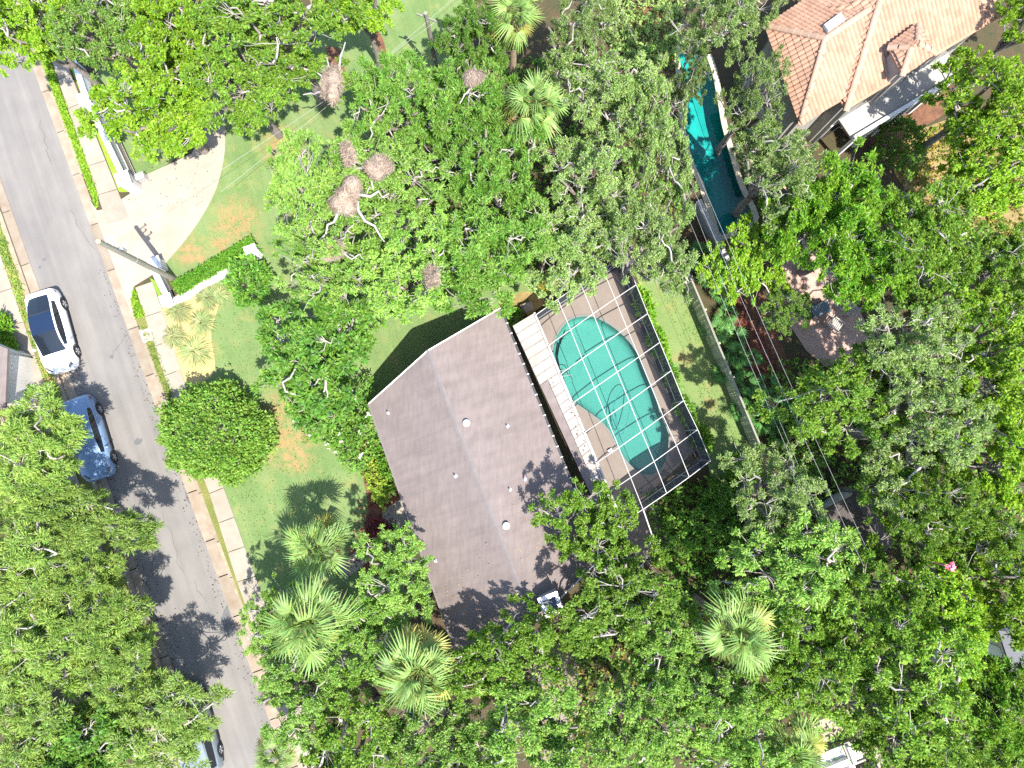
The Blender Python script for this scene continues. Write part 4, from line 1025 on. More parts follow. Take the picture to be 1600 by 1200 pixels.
place(make_car('sedan', car_paint('white_paint_car', (0.80, 0.80, 0.81)), True, 'white sedan with tinted glass roof parked at the kerb'), 90, 520, (0.31, 0.95))
place(make_car('sedan', car_paint('blue_paint_car', (0.12, 0.19, 0.30)), False, 'metallic light blue car half under the feathery trees'), 146, 685, (0.33, 0.944))
place(make_car('suv', car_paint('silver_paint_car', (0.12, 0.15, 0.17)), False, 'silver suv with dark rear window almost hidden below feathery foliage'), 311, 1136, (-0.30, -0.954))

# ================================================================== LOOSE THINGS
def slat_chair(px, py, rz, label):
    r = empty('lounge_chair', G(px, py, 0) + Vector((0, 0, 0.024)), label, 'chair', 'slatted chairs on the brick terrace', rz)
    for sy in (-.3, .3):
        for sx in (-.3, .3): link('leg', MB().box((sx, sy, .2), (.06, .06, .4)).mesh('leg', M['teak']), r)
        link('armrest', MB().box((0, sy, .58), (.7, .07, .03)).mesh('armrest', M['teak']), r)
    for i in range(6): link('seat_slat', MB().box((-.27 + i * .105, 0, .4), (.075, .6, .03)).mesh('seat_slat', M['teak']), r)
    for i in range(6):
        link('back_slat', MB().box((-.36 - .03 * i, 0, .47 + i * .08), (.03, .6, .055), tilt=Matrix.Rotation(-.35, 3, 'Y')).mesh('back_slat', M['teak']), r)
    return r
M['teak'] = mat('weathered_teak', (0.36, 0.33, 0.29), (0.26, 0.24, 0.22), scale=5, rough=0.8)
M['wicker'] = mat('dark_wicker', (0.035, 0.04, 0.045), (0.06, 0.065, 0.07), scale=8, rough=0.7)
slat_chair(1301, 510, -0.6, 'slatted weathered chair nearest the brick terrace edge')
slat_chair(1318, 484, 2.5, 'slatted weathered chair under the bright green tree by the terrace')
sb = empty('storage_bench', G(1274, 486, 0.024), 'dark wicker bench with pale slatted end on the brick terrace', 'bench', rz=cr)
link('box', MB().box((0, 0, .3), (1.1, .7, .6)).mesh('box', M['wicker']), sb); link('cushion', MB().box((0, 0, .66), (1.0, .62, .1)).mesh('cushion', mat('slate_cushion', (0.09, 0.115, 0.13), rough=0.9)), sb)
for i in range(5): link('slat', MB().box((.59, -.3 + i * .15, .3), (.04, .08, .6)).mesh('slat', M['teak']), sb)
# pale lounge suite at the bottom edge
M['cushion'] = mat('white_cushion', (0.66, 0.65, 0.64), (0.6, 0.59, 0.58), scale=4, rough=0.9)
M['taupe'] = mat('taupe_fabric', (0.27, 0.23, 0.20), (0.22, 0.19, 0.17), scale=4, rough=0.9)
def sofa(px, py, rz, w, d_, m_c, label, table=False):
    r = empty('garden_sofa', G(px, py, 0.02), label, 'sofa', rz=rz)
    link('base', MB().box((0, 0, .18), (w, d_, .3)).mesh('base', M['taupe']), r)
    n_ = max(1, int(w / .75))
    for i in range(n_):
        b = link('seat_cushion', MB().box((-w / 2 + w * (i + .5) / n_, .06, .40), (w / n_ - .03, d_ - .2, .14)).mesh('seat_cushion', m_c), r); bv = b.modifiers.new('bevel', 'BEVEL'); bv.width = .04; bv.segments = 2
        b = link('back_cushion', MB().box((-w / 2 + w * (i + .5) / n_, -d_ / 2 + .12, .6), (w / n_ - .04, .18, .4)).mesh('back_cushion', m_c), r); bv = b.modifiers.new('bevel', 'BEVEL'); bv.width = .05; bv.segments = 2
    for s in (-1, 1): link('armrest', MB().box((s * (w / 2 + .06), 0, .3), (.1, d_, .55)).mesh('armrest', M['taupe']), r)
    return r
sofa(1292, 1178, cr, 1.6, .8, M['cushion'], 'white cushioned sofa with taupe base beside the palm at the bottom edge')
sofa(1328, 1168, cr - 1.57, 1.0, .75, M['cushion'], 'white and taupe garden armchair on the pale patio')
sofa(1345, 1205, cr + 3.1, 1.5, .8, M['taupe'], 'taupe garden sofa cut off by the bottom edge')
ft = empty('fire_table', G(1312, 1198, 0.02), 'white table with dark patterned inset among the patio sofas', 'table', rz=cr)
link('top', MB().box((0, 0, .42), (1.3, .75, .07)).mesh('top', M['white']), ft); link('base', MB().box((0, 0, .2), (1.1, .55, .37)).mesh('base', M['white']), ft)
link('inset', MB().box((0, 0, .458), (.75, .3, .02)).mesh('inset', mat('lava_rock', (0.05, 0.045, 0.05), (0.16, 0.15, 0.15), scale=12, rough=0.8)), ft)
b = MB(); c = G(1485, 886, 8.7)
for i in range(26):
    a = rnd.uniform(0, 6.28); e = rnd.uniform(-.4, 1.4); r = .17
    o = Vector((math.cos(a) * math.cos(e), math.sin(a) * math.cos(e), math.sin(e))) * r * rnd.uniform(.5, 1); s1 = Vector((rnd.uniform(-1, 1), rnd.uniform(-1, 1), rnd.uniform(-.3, .3))).normalized() * .10; s2 = o.cross(s1).normalized() * .08
    b.add([c + o - s1, c + o - s2, c + o + s1 + o * .3, c + o + s2], [(0, 1, 2, 3)])
b.tube([c + Vector((0, 0, -1.2)), c], .03, 5)
b.thing('pink_flower', M['pink'], 'single pink bloom poking out between the lime trees', 'flower')
wm = MB().box(G(229, 524, 0.03), (0.55, 0.7, 0.06), cr).thing('meter_lid', M['white'], 'pale square meter lid in the verge grass by the kerb', 'lid')
MB().box(G(229, 524, 0.062), (0.4, 0.5, 0.02), cr).part('plate', M['concrete'], wm)
b1 = MB().box(G(824, 480, 0.25), (0.6, 0.45, 0.5), cr).thing('planter_box', mat('brown_box', (0.14, 0.10, 0.07), (0.2, 0.15, 0.1), scale=4, rough=0.9), 'small brown planter box at the corner of the white patio roof', 'box')
MB().box(G(824, 480, 0.52), (0.66, 0.5, 0.04), cr).part('rim', M['bark'], b1)

# ================================================================== VEGETATION
def unit(v): return v / np.maximum(np.linalg.norm(v, axis=-1, keepdims=True), 1e-9)
def leaf_arrays(P, Ax, Nn, L, Wd):
    """diamond leaves, tips bent down a little"""
    S = unit(np.cross(Nn, Ax)); L = L[:, None]; Wd = Wd[:, None]
    mid = P + Ax * L * 0.48 + Nn * L * 0.05
    V = np.stack([P, mid + S * Wd * 0.5, P + Ax * L - Nn * L * 0.12, mid - S * Wd * 0.5], axis=1).reshape(-1, 3)
    F = np.arange(len(P) * 4, dtype=np.int32).reshape(-1, 4)
    return V, F
def sprigs(rng, centers, outward, k, leafL, leafW, spread=0.9, up=0.95):
    """k leaves round each sprig, pointing along and away from the sprig direction"""
    n_ = len(centers)
    C = np.repeat(centers, k, axis=0); O = np.repeat(outward, k, axis=0)
    Ax = unit(O + rng.normal(0, spread, (n_ * k, 3)))
    Nn = rng.normal(0, 0.55, (n_ * k, 3)); Nn[:, 2] += up; Nn += O * 0.25
    Nn = unit(Nn - Ax * np.sum(Nn * Ax, axis=1, keepdims=True))
    L = leafL * rng.uniform(0.65, 1.25, n_ * k); W = leafW * rng.uniform(0.7, 1.25, n_ * k)
    C = C + rng.normal(0, leafL * 0.25, C.shape)
    return leaf_arrays(C, Ax, Nn, L, W)

class Tubes:
    def __init__(s): s.V = []; s.F = []; s.n = 0
    def add(s, pts, rad, k=4):
        pts = np.asarray(pts, float); rad = np.asarray(rad, float); m = len(pts)
        d = unit(np.gradient(pts, axis=0)); ref = np.array([0.31, 0.17, 0.93]); sd = unit(np.cross(d, ref)); u = np.cross(sd, d)
        a = np.arange(k) * 2 * np.pi / k
        ring = pts[:, None, :] + rad[:, None, None] * (np.cos(a)[None, :, None] * sd[:, None, :] + np.sin(a)[None, :, None] * u[:, None, :])
        s.V.append(ring.reshape(-1, 3))
        i = np.arange(m - 1)[:, None] * k; j = np.arange(k)[None, :]; j2 = (np.arange(k)[None, :] + 1) % k
        f = np.stack([i + j, i + j2, i + k + j2, i + k + j], axis=-1).reshape(-1, 4) + s.n
        s.F.append(f); s.n += m * k
    def mesh(s, name, m): return np_mesh(name, np.concatenate(s.V), np.concatenate(s.F), [m], smooth=True)

def wig(rng, a, b, n_, amp):
    t = np.linspace(0, 1, n_)[:, None]; p = a + (b - a) * t
    j = rng.normal(0, amp, (n_, 3)); j[0] = 0; j[-1] = 0
    return p + j

def make_tree(name, seed, leaf, R=3.0, HT=8.0, depth=2.6, clumps=15, cr_=(0.62, 1.15), tr=0.36, spt=20, k=5, leafL=0.2, leafW=0.085, bare=0.12, twigs=1,
              flat=0.8, spread=0.8, lower=8, twig_r=0.016, bark='bark', outline=0.32, znoise=0.45, dens=9.5, outliers=True):
    """returns (trunk, branches, crown) meshes: big clumps of foliage, each a dome of leaf tufts carried on twigs"""
    rng = np.random.default_rng(seed)
    ph = rng.uniform(0, 6.28, 4)
    def rim(a): return R * (1 + outline * (0.55 * np.sin(2 * a + ph[0]) + 0.45 * np.sin(3 * a + ph[1]) + 0.35 * np.sin(5 * a + ph[2])))
    cl = []; tries = 0
    while len(cl) < clumps and tries < 4000:
        tries += 1
        a = rng.uniform(0, 6.283); q = math.sqrt(rng.uniform(0, 1)); rc = rng.uniform(*cr_); r = q * max(0.1, rim(a) - rc * 0.75)
        x, y_ = r * math.cos(a), r * math.sin(a)
        if any((c[0] - x) ** 2 + (c[1] - y_) ** 2 < (0.68 * (c[3] + rc)) ** 2 for c in cl): continue
        cl.append((x, y_, HT - rc * flat - depth * 0.6 * q ** 2.2 + rng.normal(0, znoise) - 0.1, rc))
    for i in range(lower):
        a = rng.uniform(0, 6.283); rc = rng.uniform(*cr_) * 0.8; r = (rim(a) - rc * 0.6) * rng.uniform(0.3, 0.95)
        cl.append((r * math.cos(a), r * math.sin(a), HT - depth * rng.uniform(0.8, 1.15), rc))
    P = []; O = []; Bq = Tubes(); cents = []
    for i, (x, y_, z, rc) in enumerate(cl):
        c = np.array([x, y_, z]); cents.append(c)
        isbare = rng.random() < bare and i < clumps
        n_ = int(dens * rc * rc * 1.35 * (0.35 if isbare else 1.0)) + 2
        e = rng.uniform(0.8, 1.25, 2)
        for j in range(n_):
            d = rng.normal(0, 1, 3); d[2] = abs(d[2]) * 0.9 + 0.02; d = d / np.linalg.norm(d)
            far = outliers and rng.random() < 0.24
            if far: d[2] *= 0.45; d = d / np.linalg.norm(d)
            tc = c + d * rc * (rng.uniform(1.12, 1.5) if far else rng.uniform(0.72, 1.05)) * np.array([e[0], e[1], flat]); tr_ = tr * (rng.uniform(0.45, 0.75) if far else rng.uniform(0.6, 1.2))
            m = int(spt * (tr_ / tr) ** 1.6) + 3
            u = unit(rng.normal(0, 1, (m, 3)) + d * 0.9 + np.array([0, 0, 0.45]))
            P.append(tc + u * tr_ * rng.uniform(0.15, 0.95, m)[:, None] * np.array([1, 1, 0.7])); O.append(unit(u * np.array([1, 1, 0.55])))
            if far or rng.random() < (1.0 if isbare else 0.55):
                Bq.add(wig(rng, c - [0, 0, rc * 0.3], tc + d * tr_ * 0.5, 4, 0.07), np.array([2.0, 1.6, 1.2, 0.7]) * twig_r, 3)
            for t in range(twigs * (3 if isbare else 1)):
                w = unit(rng.normal(0, 1, 3) + d); Bq.add(wig(rng, tc, tc + w * tr_ * rng.uniform(0.9, 1.5), 4, 0.05), np.array([1.3, 1.1, 0.9, 0.5]) * twig_r, 3)
    V, F = sprigs(rng, np.concatenate(P), np.concatenate(O), k, leafL, leafW, spread)
    crown = np_mesh('crown', V, F, [M[leaf]])
    T = Tubes(); fork = np.array([rng.normal(0, .12), rng.normal(0, .12), HT * 0.38])
    T.add(wig(rng, np.array([0, 0, -0.15]), fork, 5, 0.05), np.linspace(0.30, 0.21, 5) * R / 3, 9)
    limbpts = []; a0 = rng.uniform(0, 6.28)
    for i in range(6):
        a = a0 + i * 6.283 / 6 + rng.normal(0, .2); r = R * rng.uniform(.45, .75)
        e = np.array([r * math.cos(a), r * math.sin(a), HT - depth * 0.5 + rng.normal(0, .25)])
        pts_ = wig(rng, fork, e, 7, 0.16); pts_[1:-1, 2] += np.sin(np.linspace(0, np.pi, 7))[1:-1] * 0.25
        T.add(pts_, np.linspace(0.17, 0.06, 7) * R / 3, 7); limbpts.append(pts_[2:])
    LP = np.concatenate(limbpts)
    for c in cents:
        a = LP[np.argmin(np.linalg.norm(LP - c, axis=1) + rng.uniform(0, .4, len(LP)))]
        Bq.add(wig(rng, a, c + np.array([0, 0, 0.15]), 5, 0.12), np.linspace(0.065, 0.03, 5) * R / 3, 5)
    return (T.mesh('trunk', M[bark]), Bq.mesh('branches', M['twig']), crown)

TV = {}
def variants(kind, n_, **kw): TV[kind] = [make_tree(kind, 100 * len(TV) + i, **kw) for i in range(n_)]
variants('oak', 5, leaf='leaf_oak', tr=0.33, spt=28, k=5, leafL=0.175, leafW=0.072, bare=0.16, twigs=2, twig_r=0.013)
variants('fresh', 3, leaf='leaf_fresh', tr=0.33, spt=27, k=5, leafL=0.18, leafW=0.08, bare=0.12, twigs=1, twig_r=0.013)
variants('grey', 4, leaf='leaf_grey', tr=0.34, spt=33, k=5, leafL=0.155, leafW=0.057, bare=0.24, twigs=3, twig_r=0.015, dens=10.5)
variants('lime', 4, leaf='leaf_lime', tr=0.33, spt=25, k=5, leafL=0.175, leafW=0.105, bare=0.08, spread=0.75, dens=11.5)
variants('bright', 2, leaf='leaf_bright', clumps=13, cr_=(0.75, 1.25), tr=0.40, spt=30, k=6, leafL=0.21, leafW=0.07, bare=0.05, spread=0.5, flat=0.9)
variants('fern', 3, leaf='leaf_fern', tr=0.33, spt=28, k=6, leafL=0.23, leafW=0.056, bare=0.08, spread=0.5)
variants('feather', 4, leaf='leaf_feather', tr=0.42, spt=27, k=6, leafL=0.26, leafW=0.052, bare=0.12, spread=0.45, outline=0.40, clumps=13)
variants('dark', 2, leaf='leaf_dark', tr=0.36, spt=21, k=5, leafL=0.26, leafW=0.11, bare=0.04, spread=0.7)
variants('round', 1, leaf='leaf_round', R=2.6, HT=3.6, depth=2.6, clumps=30, cr_=(0.40, 0.62), tr=0.2, spt=6, k=5, leafL=0.16, leafW=0.10, bare=0.0, lower=6, outline=0.03, znoise=0.05, dens=5, outliers=False, flat=0.5)

def dome_crown(seed, leaf, R=2.6, HT=3.6):
    rng = np.random.default_rng(seed); n_ = 7000
    d = unit(rng.normal(0, 1, (n_, 3))); d[:, 2] = np.abs(d[:, 2]) * 1.15 - 0.35; d = unit(d)
    bump = 1 + 0.09 * np.sin(4 * d[:, 0] + 1) * np.cos(5 * d[:, 1] + 2) + 0.10 * np.sin(9 * d[:, 0] + 2) * np.sin(8 * d[:, 1] + 3 * d[:, 2]) + 0.035 * np.sin(17 * d[:, 1] + 5 * d[:, 2]) + rng.normal(0, 0.025, n_) + (rng.random(n_) < .10) * rng.uniform(0, .16, n_)
    P = d * (bump * rng.uniform(0.93, 1.02, n_))[:, None] * np.array([R, R, 2.1]) + np.array([0, 0, HT - 2.1]); P[:, 2] = np.maximum(P[:, 2], .15)
    V, F = sprigs(rng, P, unit(d + [0, 0, .2]), 4, .17, .095, .75, .7)
    return np_mesh('crown', V, F, [M[leaf]])
t_, b_, c_ = TV['round'][0]; TV['round'][0] = (t_, b_, dome_crown(77, 'leaf_round'))

TREE_NAME = dict(oak='live_oak', fresh='live_oak', grey='live_oak', lime='broadleaf_tree', bright='bushy_tree', fern='fine_leaved_tree', feather='feathery_tree', dark='evergreen_tree', round='clipped_tree')
vc = {}
def tree(kind, box, z, label):
    x0, y0, x1, y1 = box; i = vc.get(kind, 0); vc[kind] = i + 1
    var = TV[kind][i % len(TV[kind])]
    R, HT = (2.6, 3.6) if kind == 'round' else (3.0, 8.0)
    zc = z - 1.0 * (z / HT if kind == 'round' else 1.0)
    c = G((x0 + x1) / 2, (y0 + y1) / 2, zc)
    sx = (x1 - x0) / 2 / pxm(zc) / R; sy = (y1 - y0) / 2 / pxm(zc) / R; sz = z / HT
    q = rnd.randrange(4); flip = -1 if rnd.random() < 0.5 else 1
    if q % 2: sx, sy = sy, sx
    root = empty(TREE_NAME[kind], (c.x, c.y, 0), label, 'tree')
    root.rotation_euler = (0, 0, q * math.pi / 2 + rnd.uniform(-.15, .15)); root.scale = (sx * flip * 1.04, sy * 1.04, sz)
    for nm, me in zip(('trunk', 'branches', 'crown'), var):
        o = link(nm, me, root)
        if nm != 'trunk': o['kind'] = 'stuff'
    return root

TREES = [
 ('lime', (-35, -45, 92, 96), 8.5, 'yellow green tree overhanging the top corner of the road'),
 ('oak', (75, -50, 215, 112), 8.0, 'green oak over the far end of the sidewalk and white wall'),
 ('lime', (140, 60, 322, 240), 7.4, 'big yellow green tree beside the white wall and driveway'),
 ('lime', (175, -40, 320, 145), 8.6, 'yellow green tree with a pale forked limb at the top edge'),
 ('fresh', (280, 20, 440, 195), 8.2, 'oak shading the upper end of the pale driveway'),
 ('fresh', (330, -60, 545, 130), 8.8, 'twiggy oak with bare grey branches above the lawn gap'),
 ('lime', (490, -70, 615, 40), 8.0, 'lime green tree cut off by the top edge over the open lawn'),
 ('fern', (535, 70, 690, 250), 7.6, 'fine leaved tree beside the tan moss clump near the wires'),
 ('fern', (640, 75, 790, 245), 7.8, 'fine leaved dark green tree below the slim pole'),
 ('fern', (690, -20, 795, 110), 7.4, 'fine leaved tree tucked beside the topmost palm'),
 ('grey', (835, -50, 975, 105), 8.6, 'grey green oak at the top edge right of the palm crowns'),
 ('grey', (865, 55, 1040, 215), 8.8, 'grey green oak north of the palm beside the teal pool'),
 ('grey', (975, 85, 1088, 315), 9.0, 'oak with white forked limbs beside the teal pool'),
 ('grey', (850, 190, 1000, 345), 9.0, 'grey oak between the lower palm crown and the white limbs'),
 ('grey', (940, 268, 1092, 462), 8.8, 'grey oak overhanging the far corner of the pool cage'),
 ('grey', (820, 300, 975, 462), 8.2, 'oak just beyond the short end of the pool cage'),
 ('fern', (700, 150, 850, 330), 8.2, 'fine leaved green tree below the palm in the tree belt'),
 ('fern', (670, 290, 870, 478), 8.4, 'dense fine leaved tree above the gable corner of the house'),
 ('oak', (490, 195, 705, 360), 8.6, 'broad oak carrying the largest tan moss clumps'),
 ('oak', (412, 185, 545, 400), 7.8, 'olive oak at the edge of the tan patched lawn'),
 ('oak', (420, 330, 600, 470), 8.0, 'oak with hanging pale branches above the front lawn'),
 ('oak', (550, 330, 720, 500), 8.2, 'oak shading the dark strip by the house gable'),
 ('dark', (400, 452, 580, 640), 6.0, 'dark glossy evergreen at the front corner of the house'),
 ('grey', (1065, -60, 1215, 80), 8.6, 'grey green oak at the top edge left of the tile roof'),
 ('grey', (1140, 55, 1245, 215), 8.4, 'grey oak brushing the corner of the clay tile roof'),
 ('grey', (1150, 175, 1310, 325), 8.6, 'grey oak below the clay tile roof and right of the teal pool'),
 ('bright', (1225, 235, 1345, 420), 8.0, 'bright green feathery crown at the brick terrace'),
 ('bright', (1275, 262, 1432, 468), 8.4, 'large bright green tree with drooping tufts above the chairs'),
 ('fresh', (1385, 255, 1540, 470), 8.8, 'grey green oak beside the dry yellow clearing'),
 ('lime', (1480, 65, 1640, 228), 8.8, 'yellow green tree next to the tile roof at the edge'),
 ('lime', (1490, 195, 1660, 320), 8.2, 'lime tree with a long bare trunk leaning over dry ground'),
 ('lime', (1120, 325, 1222, 485), 5.2, 'small lime tree by the grey retaining wall'),
 ('oak', (1195, 440, 1262, 530), 4.6, 'small tree beside the dark wicker bench'),
 ('grey', (1350, 458, 1530, 640), 9.2, 'silvery oak spreading right of the terrace chairs'),
 ('lime', (1485, 460, 1660, 640), 8.8, 'lime green oak at the photo edge below the clearing'),
 ('fresh', (1245, 545, 1420, 710), 8.6, 'oak beyond the power lines level with the pool'),
 ('grey', (1370, 590, 1560, 770), 9.4, 'silvery grey oak in the middle of the right woodland'),
 ('lime', (1520, 610, 1670, 810), 8.8, 'lime green tree along the right edge above the bare limbs'),
 ('fresh', (1375, 700, 1500, 870), 8.8, 'oak behind the dark shed roof'),
 ('fresh', (1455, 745, 1590, 905), 8.6, 'oak with a white forked branch above the pink bloom'),
 ('lime', (1500, 850, 1670, 1010), 8.4, 'lime tree in front of the blue grey roof'),
 ('grey', (1150, 695, 1295, 855), 7.6, 'oak over the end of the board fence'),
 ('oak', (1150, 810, 1350, 985), 8.2, 'broad oak below the power lines beside the large palm'),
 ('fresh', (1300, 870, 1440, 1050), 8.6, 'deep green oak right of the broad oak by the palm'),
 ('fresh', (1340, 985, 1560, 1180), 9.2, 'oak with bare crooked limbs in the lower right woodland'),
 ('fresh', (1185, 965, 1330, 1110), 8.0, 'oak between the large palm and the lower woodland'),
 ('lime', (1415, 880, 1560, 1040), 8.4, 'yellow green tree left of the blue grey roof'),
 ('bright', (1530, 1060, 1670, 1240), 7.6, 'tufted bright tree in the bottom corner beside dark gaps'),
 ('fresh', (1360, 1090, 1520, 1260), 8.4, 'oak right of the white patio sofas'),
 ('oak', (1050, 1035, 1205, 1170), 7.8, 'oak touching the lower side of the large palm'),
 ('oak', (1070, 1130, 1250, 1260), 7.8, 'oak at the bottom edge left of the small palm'),
 ('oak', (920, 1050, 1080, 1220), 8.0, 'thin crowned oak at the bottom edge below the chimney'),
 ('fresh', (885, 862, 1065, 1030), 7.8, 'oak beside the chimney and the end of the pool cage'),
 ('fresh', (856, 745, 990, 895), 7.0, 'oak leaning over the patio roof and pool cage corner'),
 ('fresh', (700, 978, 875, 1105), 7.4, 'oak covering the bottom gable of the house'),
 ('oak', (730, 1075, 930, 1240), 7.8, 'pale oak at the bottom edge below the gable'),
 ('oak', (985, 930, 1120, 1070), 7.6, 'twiggy oak between the chimney oak and the large palm'),
 ('oak', (548, 845, 692, 985), 6.0, 'oak over the front path at the eaves'),
 ('oak', (385, 910, 475, 1030), 5.6, 'small oak hanging over the sidewalk beside two palms'),
 ('oak', (510, 950, 625, 1080), 6.4, 'oak filling the gap between the two front palms'),
 ('oak', (390, 1020, 540, 1160), 6.4, 'oak at the kerb below the left front palm'),
 ('fresh', (470, 1085, 640, 1250), 7.0, 'oak at the bottom edge below the yellow fringed palm'),
 ('oak', (590, 1095, 770, 1250), 7.2, 'oak at the bottom edge right of the yellow fringed palm'),
 ('feather', (-45, 640, 138, 790), 5.6, 'olive feathery tree beside the blue car'),
 ('feather', (5, 745, 200, 875), 5.6, 'olive feathery tree reaching over the road below the blue car'),
 ('feather', (-40, 790, 130, 960), 6.0, 'olive feathery tree at the edge below the blue car'),
 ('feather', (50, 850, 180, 985), 5.6, 'olive feathery tree above the pale paving gap'),
 ('feather', (-45, 930, 135, 1100), 6.2, 'olive feathery tree at the lower edge away from the road'),
 ('feather', (105, 945, 238, 1085), 5.6, 'olive feathery tree throwing shade on the road bend'),
 ('feather', (150, 1055, 332, 1212), 5.2, 'olive feathery tree covering the silver suv'),
 ('dark', (40, 1110, 200, 1270), 5.5, 'dark green low tree at the bottom edge near the suv'),
 ('feather', (-55, 1060, 115, 1240), 6.0, 'olive feathery tree in the bottom corner'),
 ('lime', (1585, -50, 1710, 65), 8.0, 'lime tree in the top corner beyond the tile roof'),
 ('fresh', (1530, 345, 1670, 480), 7.6, 'green tree at the edge just below the dry clearing'),
 ('grey', (1055, 60, 1118, 150), 7.6, 'small grey oak leaning over the upper end of the teal pool'),
 ('round', (248, 606, 406, 744), 3.4, 'dense rounded tree overhanging the kerb and front lawn'),
]
for t in TREES: tree(*t)

# ---------------------------------------------------------------- tan moss clumps lodged in the crowns
def moss(px, py, rx, ry, z, label, seed, ang=0.0):
    """matted dry growth on a dead limb: several merging tussocks of combed strands with stout limb stubs"""
    rng = np.random.default_rng(seed); c = G(px, py, z); k = pxm(z); a, b = rx / k, ry / k
    root = empty('moss_clump', c, label, 'moss'); root.rotation_euler = (0, 0, ang)
    PP = []; AA = []; DD = []; core = MB(); u = np.linspace(0, np.pi, 6)
    for q in range(5):
        o = np.array([rng.uniform(-.5, .5) * a, rng.uniform(-.55, .55) * b, rng.uniform(-.1, .1)]); ra, rb = a * rng.uniform(.38, .68), b * rng.uniform(.38, .66); rh = min(ra, rb) * .7
        n_ = 700; d = unit(rng.normal(0, 1, (n_, 3))); PP.append(o + d * rng.uniform(.8, 1.05, n_)[:, None] * np.array([ra, rb, rh]))
        sw = rng.uniform(0, 6.28); flow = np.array([.5 * math.cos(sw), .5 * math.sin(sw) - .3, -.1])
        ax = unit(flow + rng.normal(0, .35, (n_, 3))); ax = unit(ax - d * np.sum(ax * d, 1, keepdims=True) * .85); AA.append(ax); DD.append(d)
        t = MB().tube([(0, 0, -rh * .92 * math.cos(w)) for w in u], [max(.02, .93 * math.sin(w)) for w in u], 12)
        core.add([(x * ra + o[0], y_ * rb + o[1], zz + o[2]) for x, y_, zz in t.v], t.f)
    P = np.concatenate(PP); Ax = np.concatenate(AA); D = np.concatenate(DD); Nn = unit(D + rng.normal(0, .35, D.shape)); Nn = unit(Nn - Ax * np.sum(Nn * Ax, 1, keepdims=True))
    V, F = leaf_arrays(P, Ax, Nn, rng.uniform(.18, .5, len(P)), rng.uniform(.012, .028, len(P)))
    link('strands', np_mesh('strands', V, F, [M['moss']]), root)['kind'] = 'stuff'
    link('core', core.mesh('core', M['moss'], smooth=True), root)['kind'] = 'stuff'
    for q in range(3):
        T2 = Tubes(); an = rng.uniform(0, 6.28); l = rng.uniform(1.5, 2.3); e = np.array([math.cos(an) * a * l * 1.4, math.sin(an) * b * l * 1.2, -.9])
        T2.add(wig(rng, np.array([0, 0, -.15]), e, 7, .09), np.linspace(.10, .03, 7) * min(1, a * 1.6), 7); link('limb', T2.mesh('limb', M['twig']), root)
    return root
moss(517, 138, 19, 42, 8.2, 'tall tan moss clump at the lawn edge near the wires', 1, -0.1)
moss(544, 304, 27, 32, 8.6, 'largest tan moss clump in the broad oak', 2)
moss(592, 258, 23, 20, 8.6, 'tan moss clump right of the largest one', 3)
moss(521, 388, 14, 22, 8.2, 'small tan moss clump below the largest one', 4)
moss(741, 120, 18, 14, 8.0, 'pale grey moss clump left of the lower palm crown', 5)
moss(676, 430, 7, 20, 8.0, 'narrow moss strip above the house gable', 6)
moss(543, 240, 6, 20, 8.6, 'thin curved bare stub above the largest moss clump', 7, 0.3)

# ---------------------------------------------------------------- fan palms
def fan_mesh(seed, m, n_bl=20, L=0.66, pet=0.86, arc=2.1, dr_=0.36):
    """one fan frond: petiole along +x from the origin, blades fanned at its end, tips drooping"""
    rng = np.random.default_rng(seed); T = Tubes()
    T.add(np.array([[0, 0, 0], [pet * .5, 0, .06], [pet, 0, .05]]), np.array([.025, .02, .014]), 4)
    V = [np.concatenate(T.V)]; F = [np.concatenate(T.F)]; n0 = T.n
    for i in range(n_bl):
        a = -arc + 2 * arc * i / (n_bl - 1) + rng.normal(0, .03); l = L * (1 - 0.25 * abs(a) / arc) * rng.uniform(.9, 1.08)
        d = np.array([math.cos(a), math.sin(a), 0.0]); s = np.array([-d[1], d[0], 0]); b = np.array([pet, 0, .05])
        w = .060; dr = dr_ * l * rng.uniform(.6, 1.5); cup = .10 * abs(math.sin(a))
        p = [b + s * .006, b - s * .006, b + d * l * .55 - s * w * .5 + [0, 0, cup * l - .03], b + d * l * .55 + s * w * .5 + [0, 0, cup * l + .01],
             b + d * l - s * .004 + [0, 0, cup * l - dr], b + d * l + s * .004 + [0, 0, cup * l - dr]]
        V.append(np.array(p)); F.append(np.array([[n0, n0 + 1, n0 + 2, n0 + 3], [n0 + 3, n0 + 2, n0 + 4, n0 + 5]])); n0 += 6
    return np_mesh('frond', np.concatenate(V), np.concatenate(F), [m])
FR = [fan_mesh(i, M['frond'], n_bl=(20, 17, 22, 18)[i], L=(.66, .74, .58, .7)[i], arc=(2.1, 1.7, 2.3, 1.9)[i], dr_=(.36, .6, .3, .9)[i]) for i in range(4)]; FO = [fan_mesh(10 + i, M['frond_old'], n_bl=22) for i in range(2)]; FD = [fan_mesh(20 + i, M['frond_dead'], n_bl=16, L=.6) for i in range(2)]
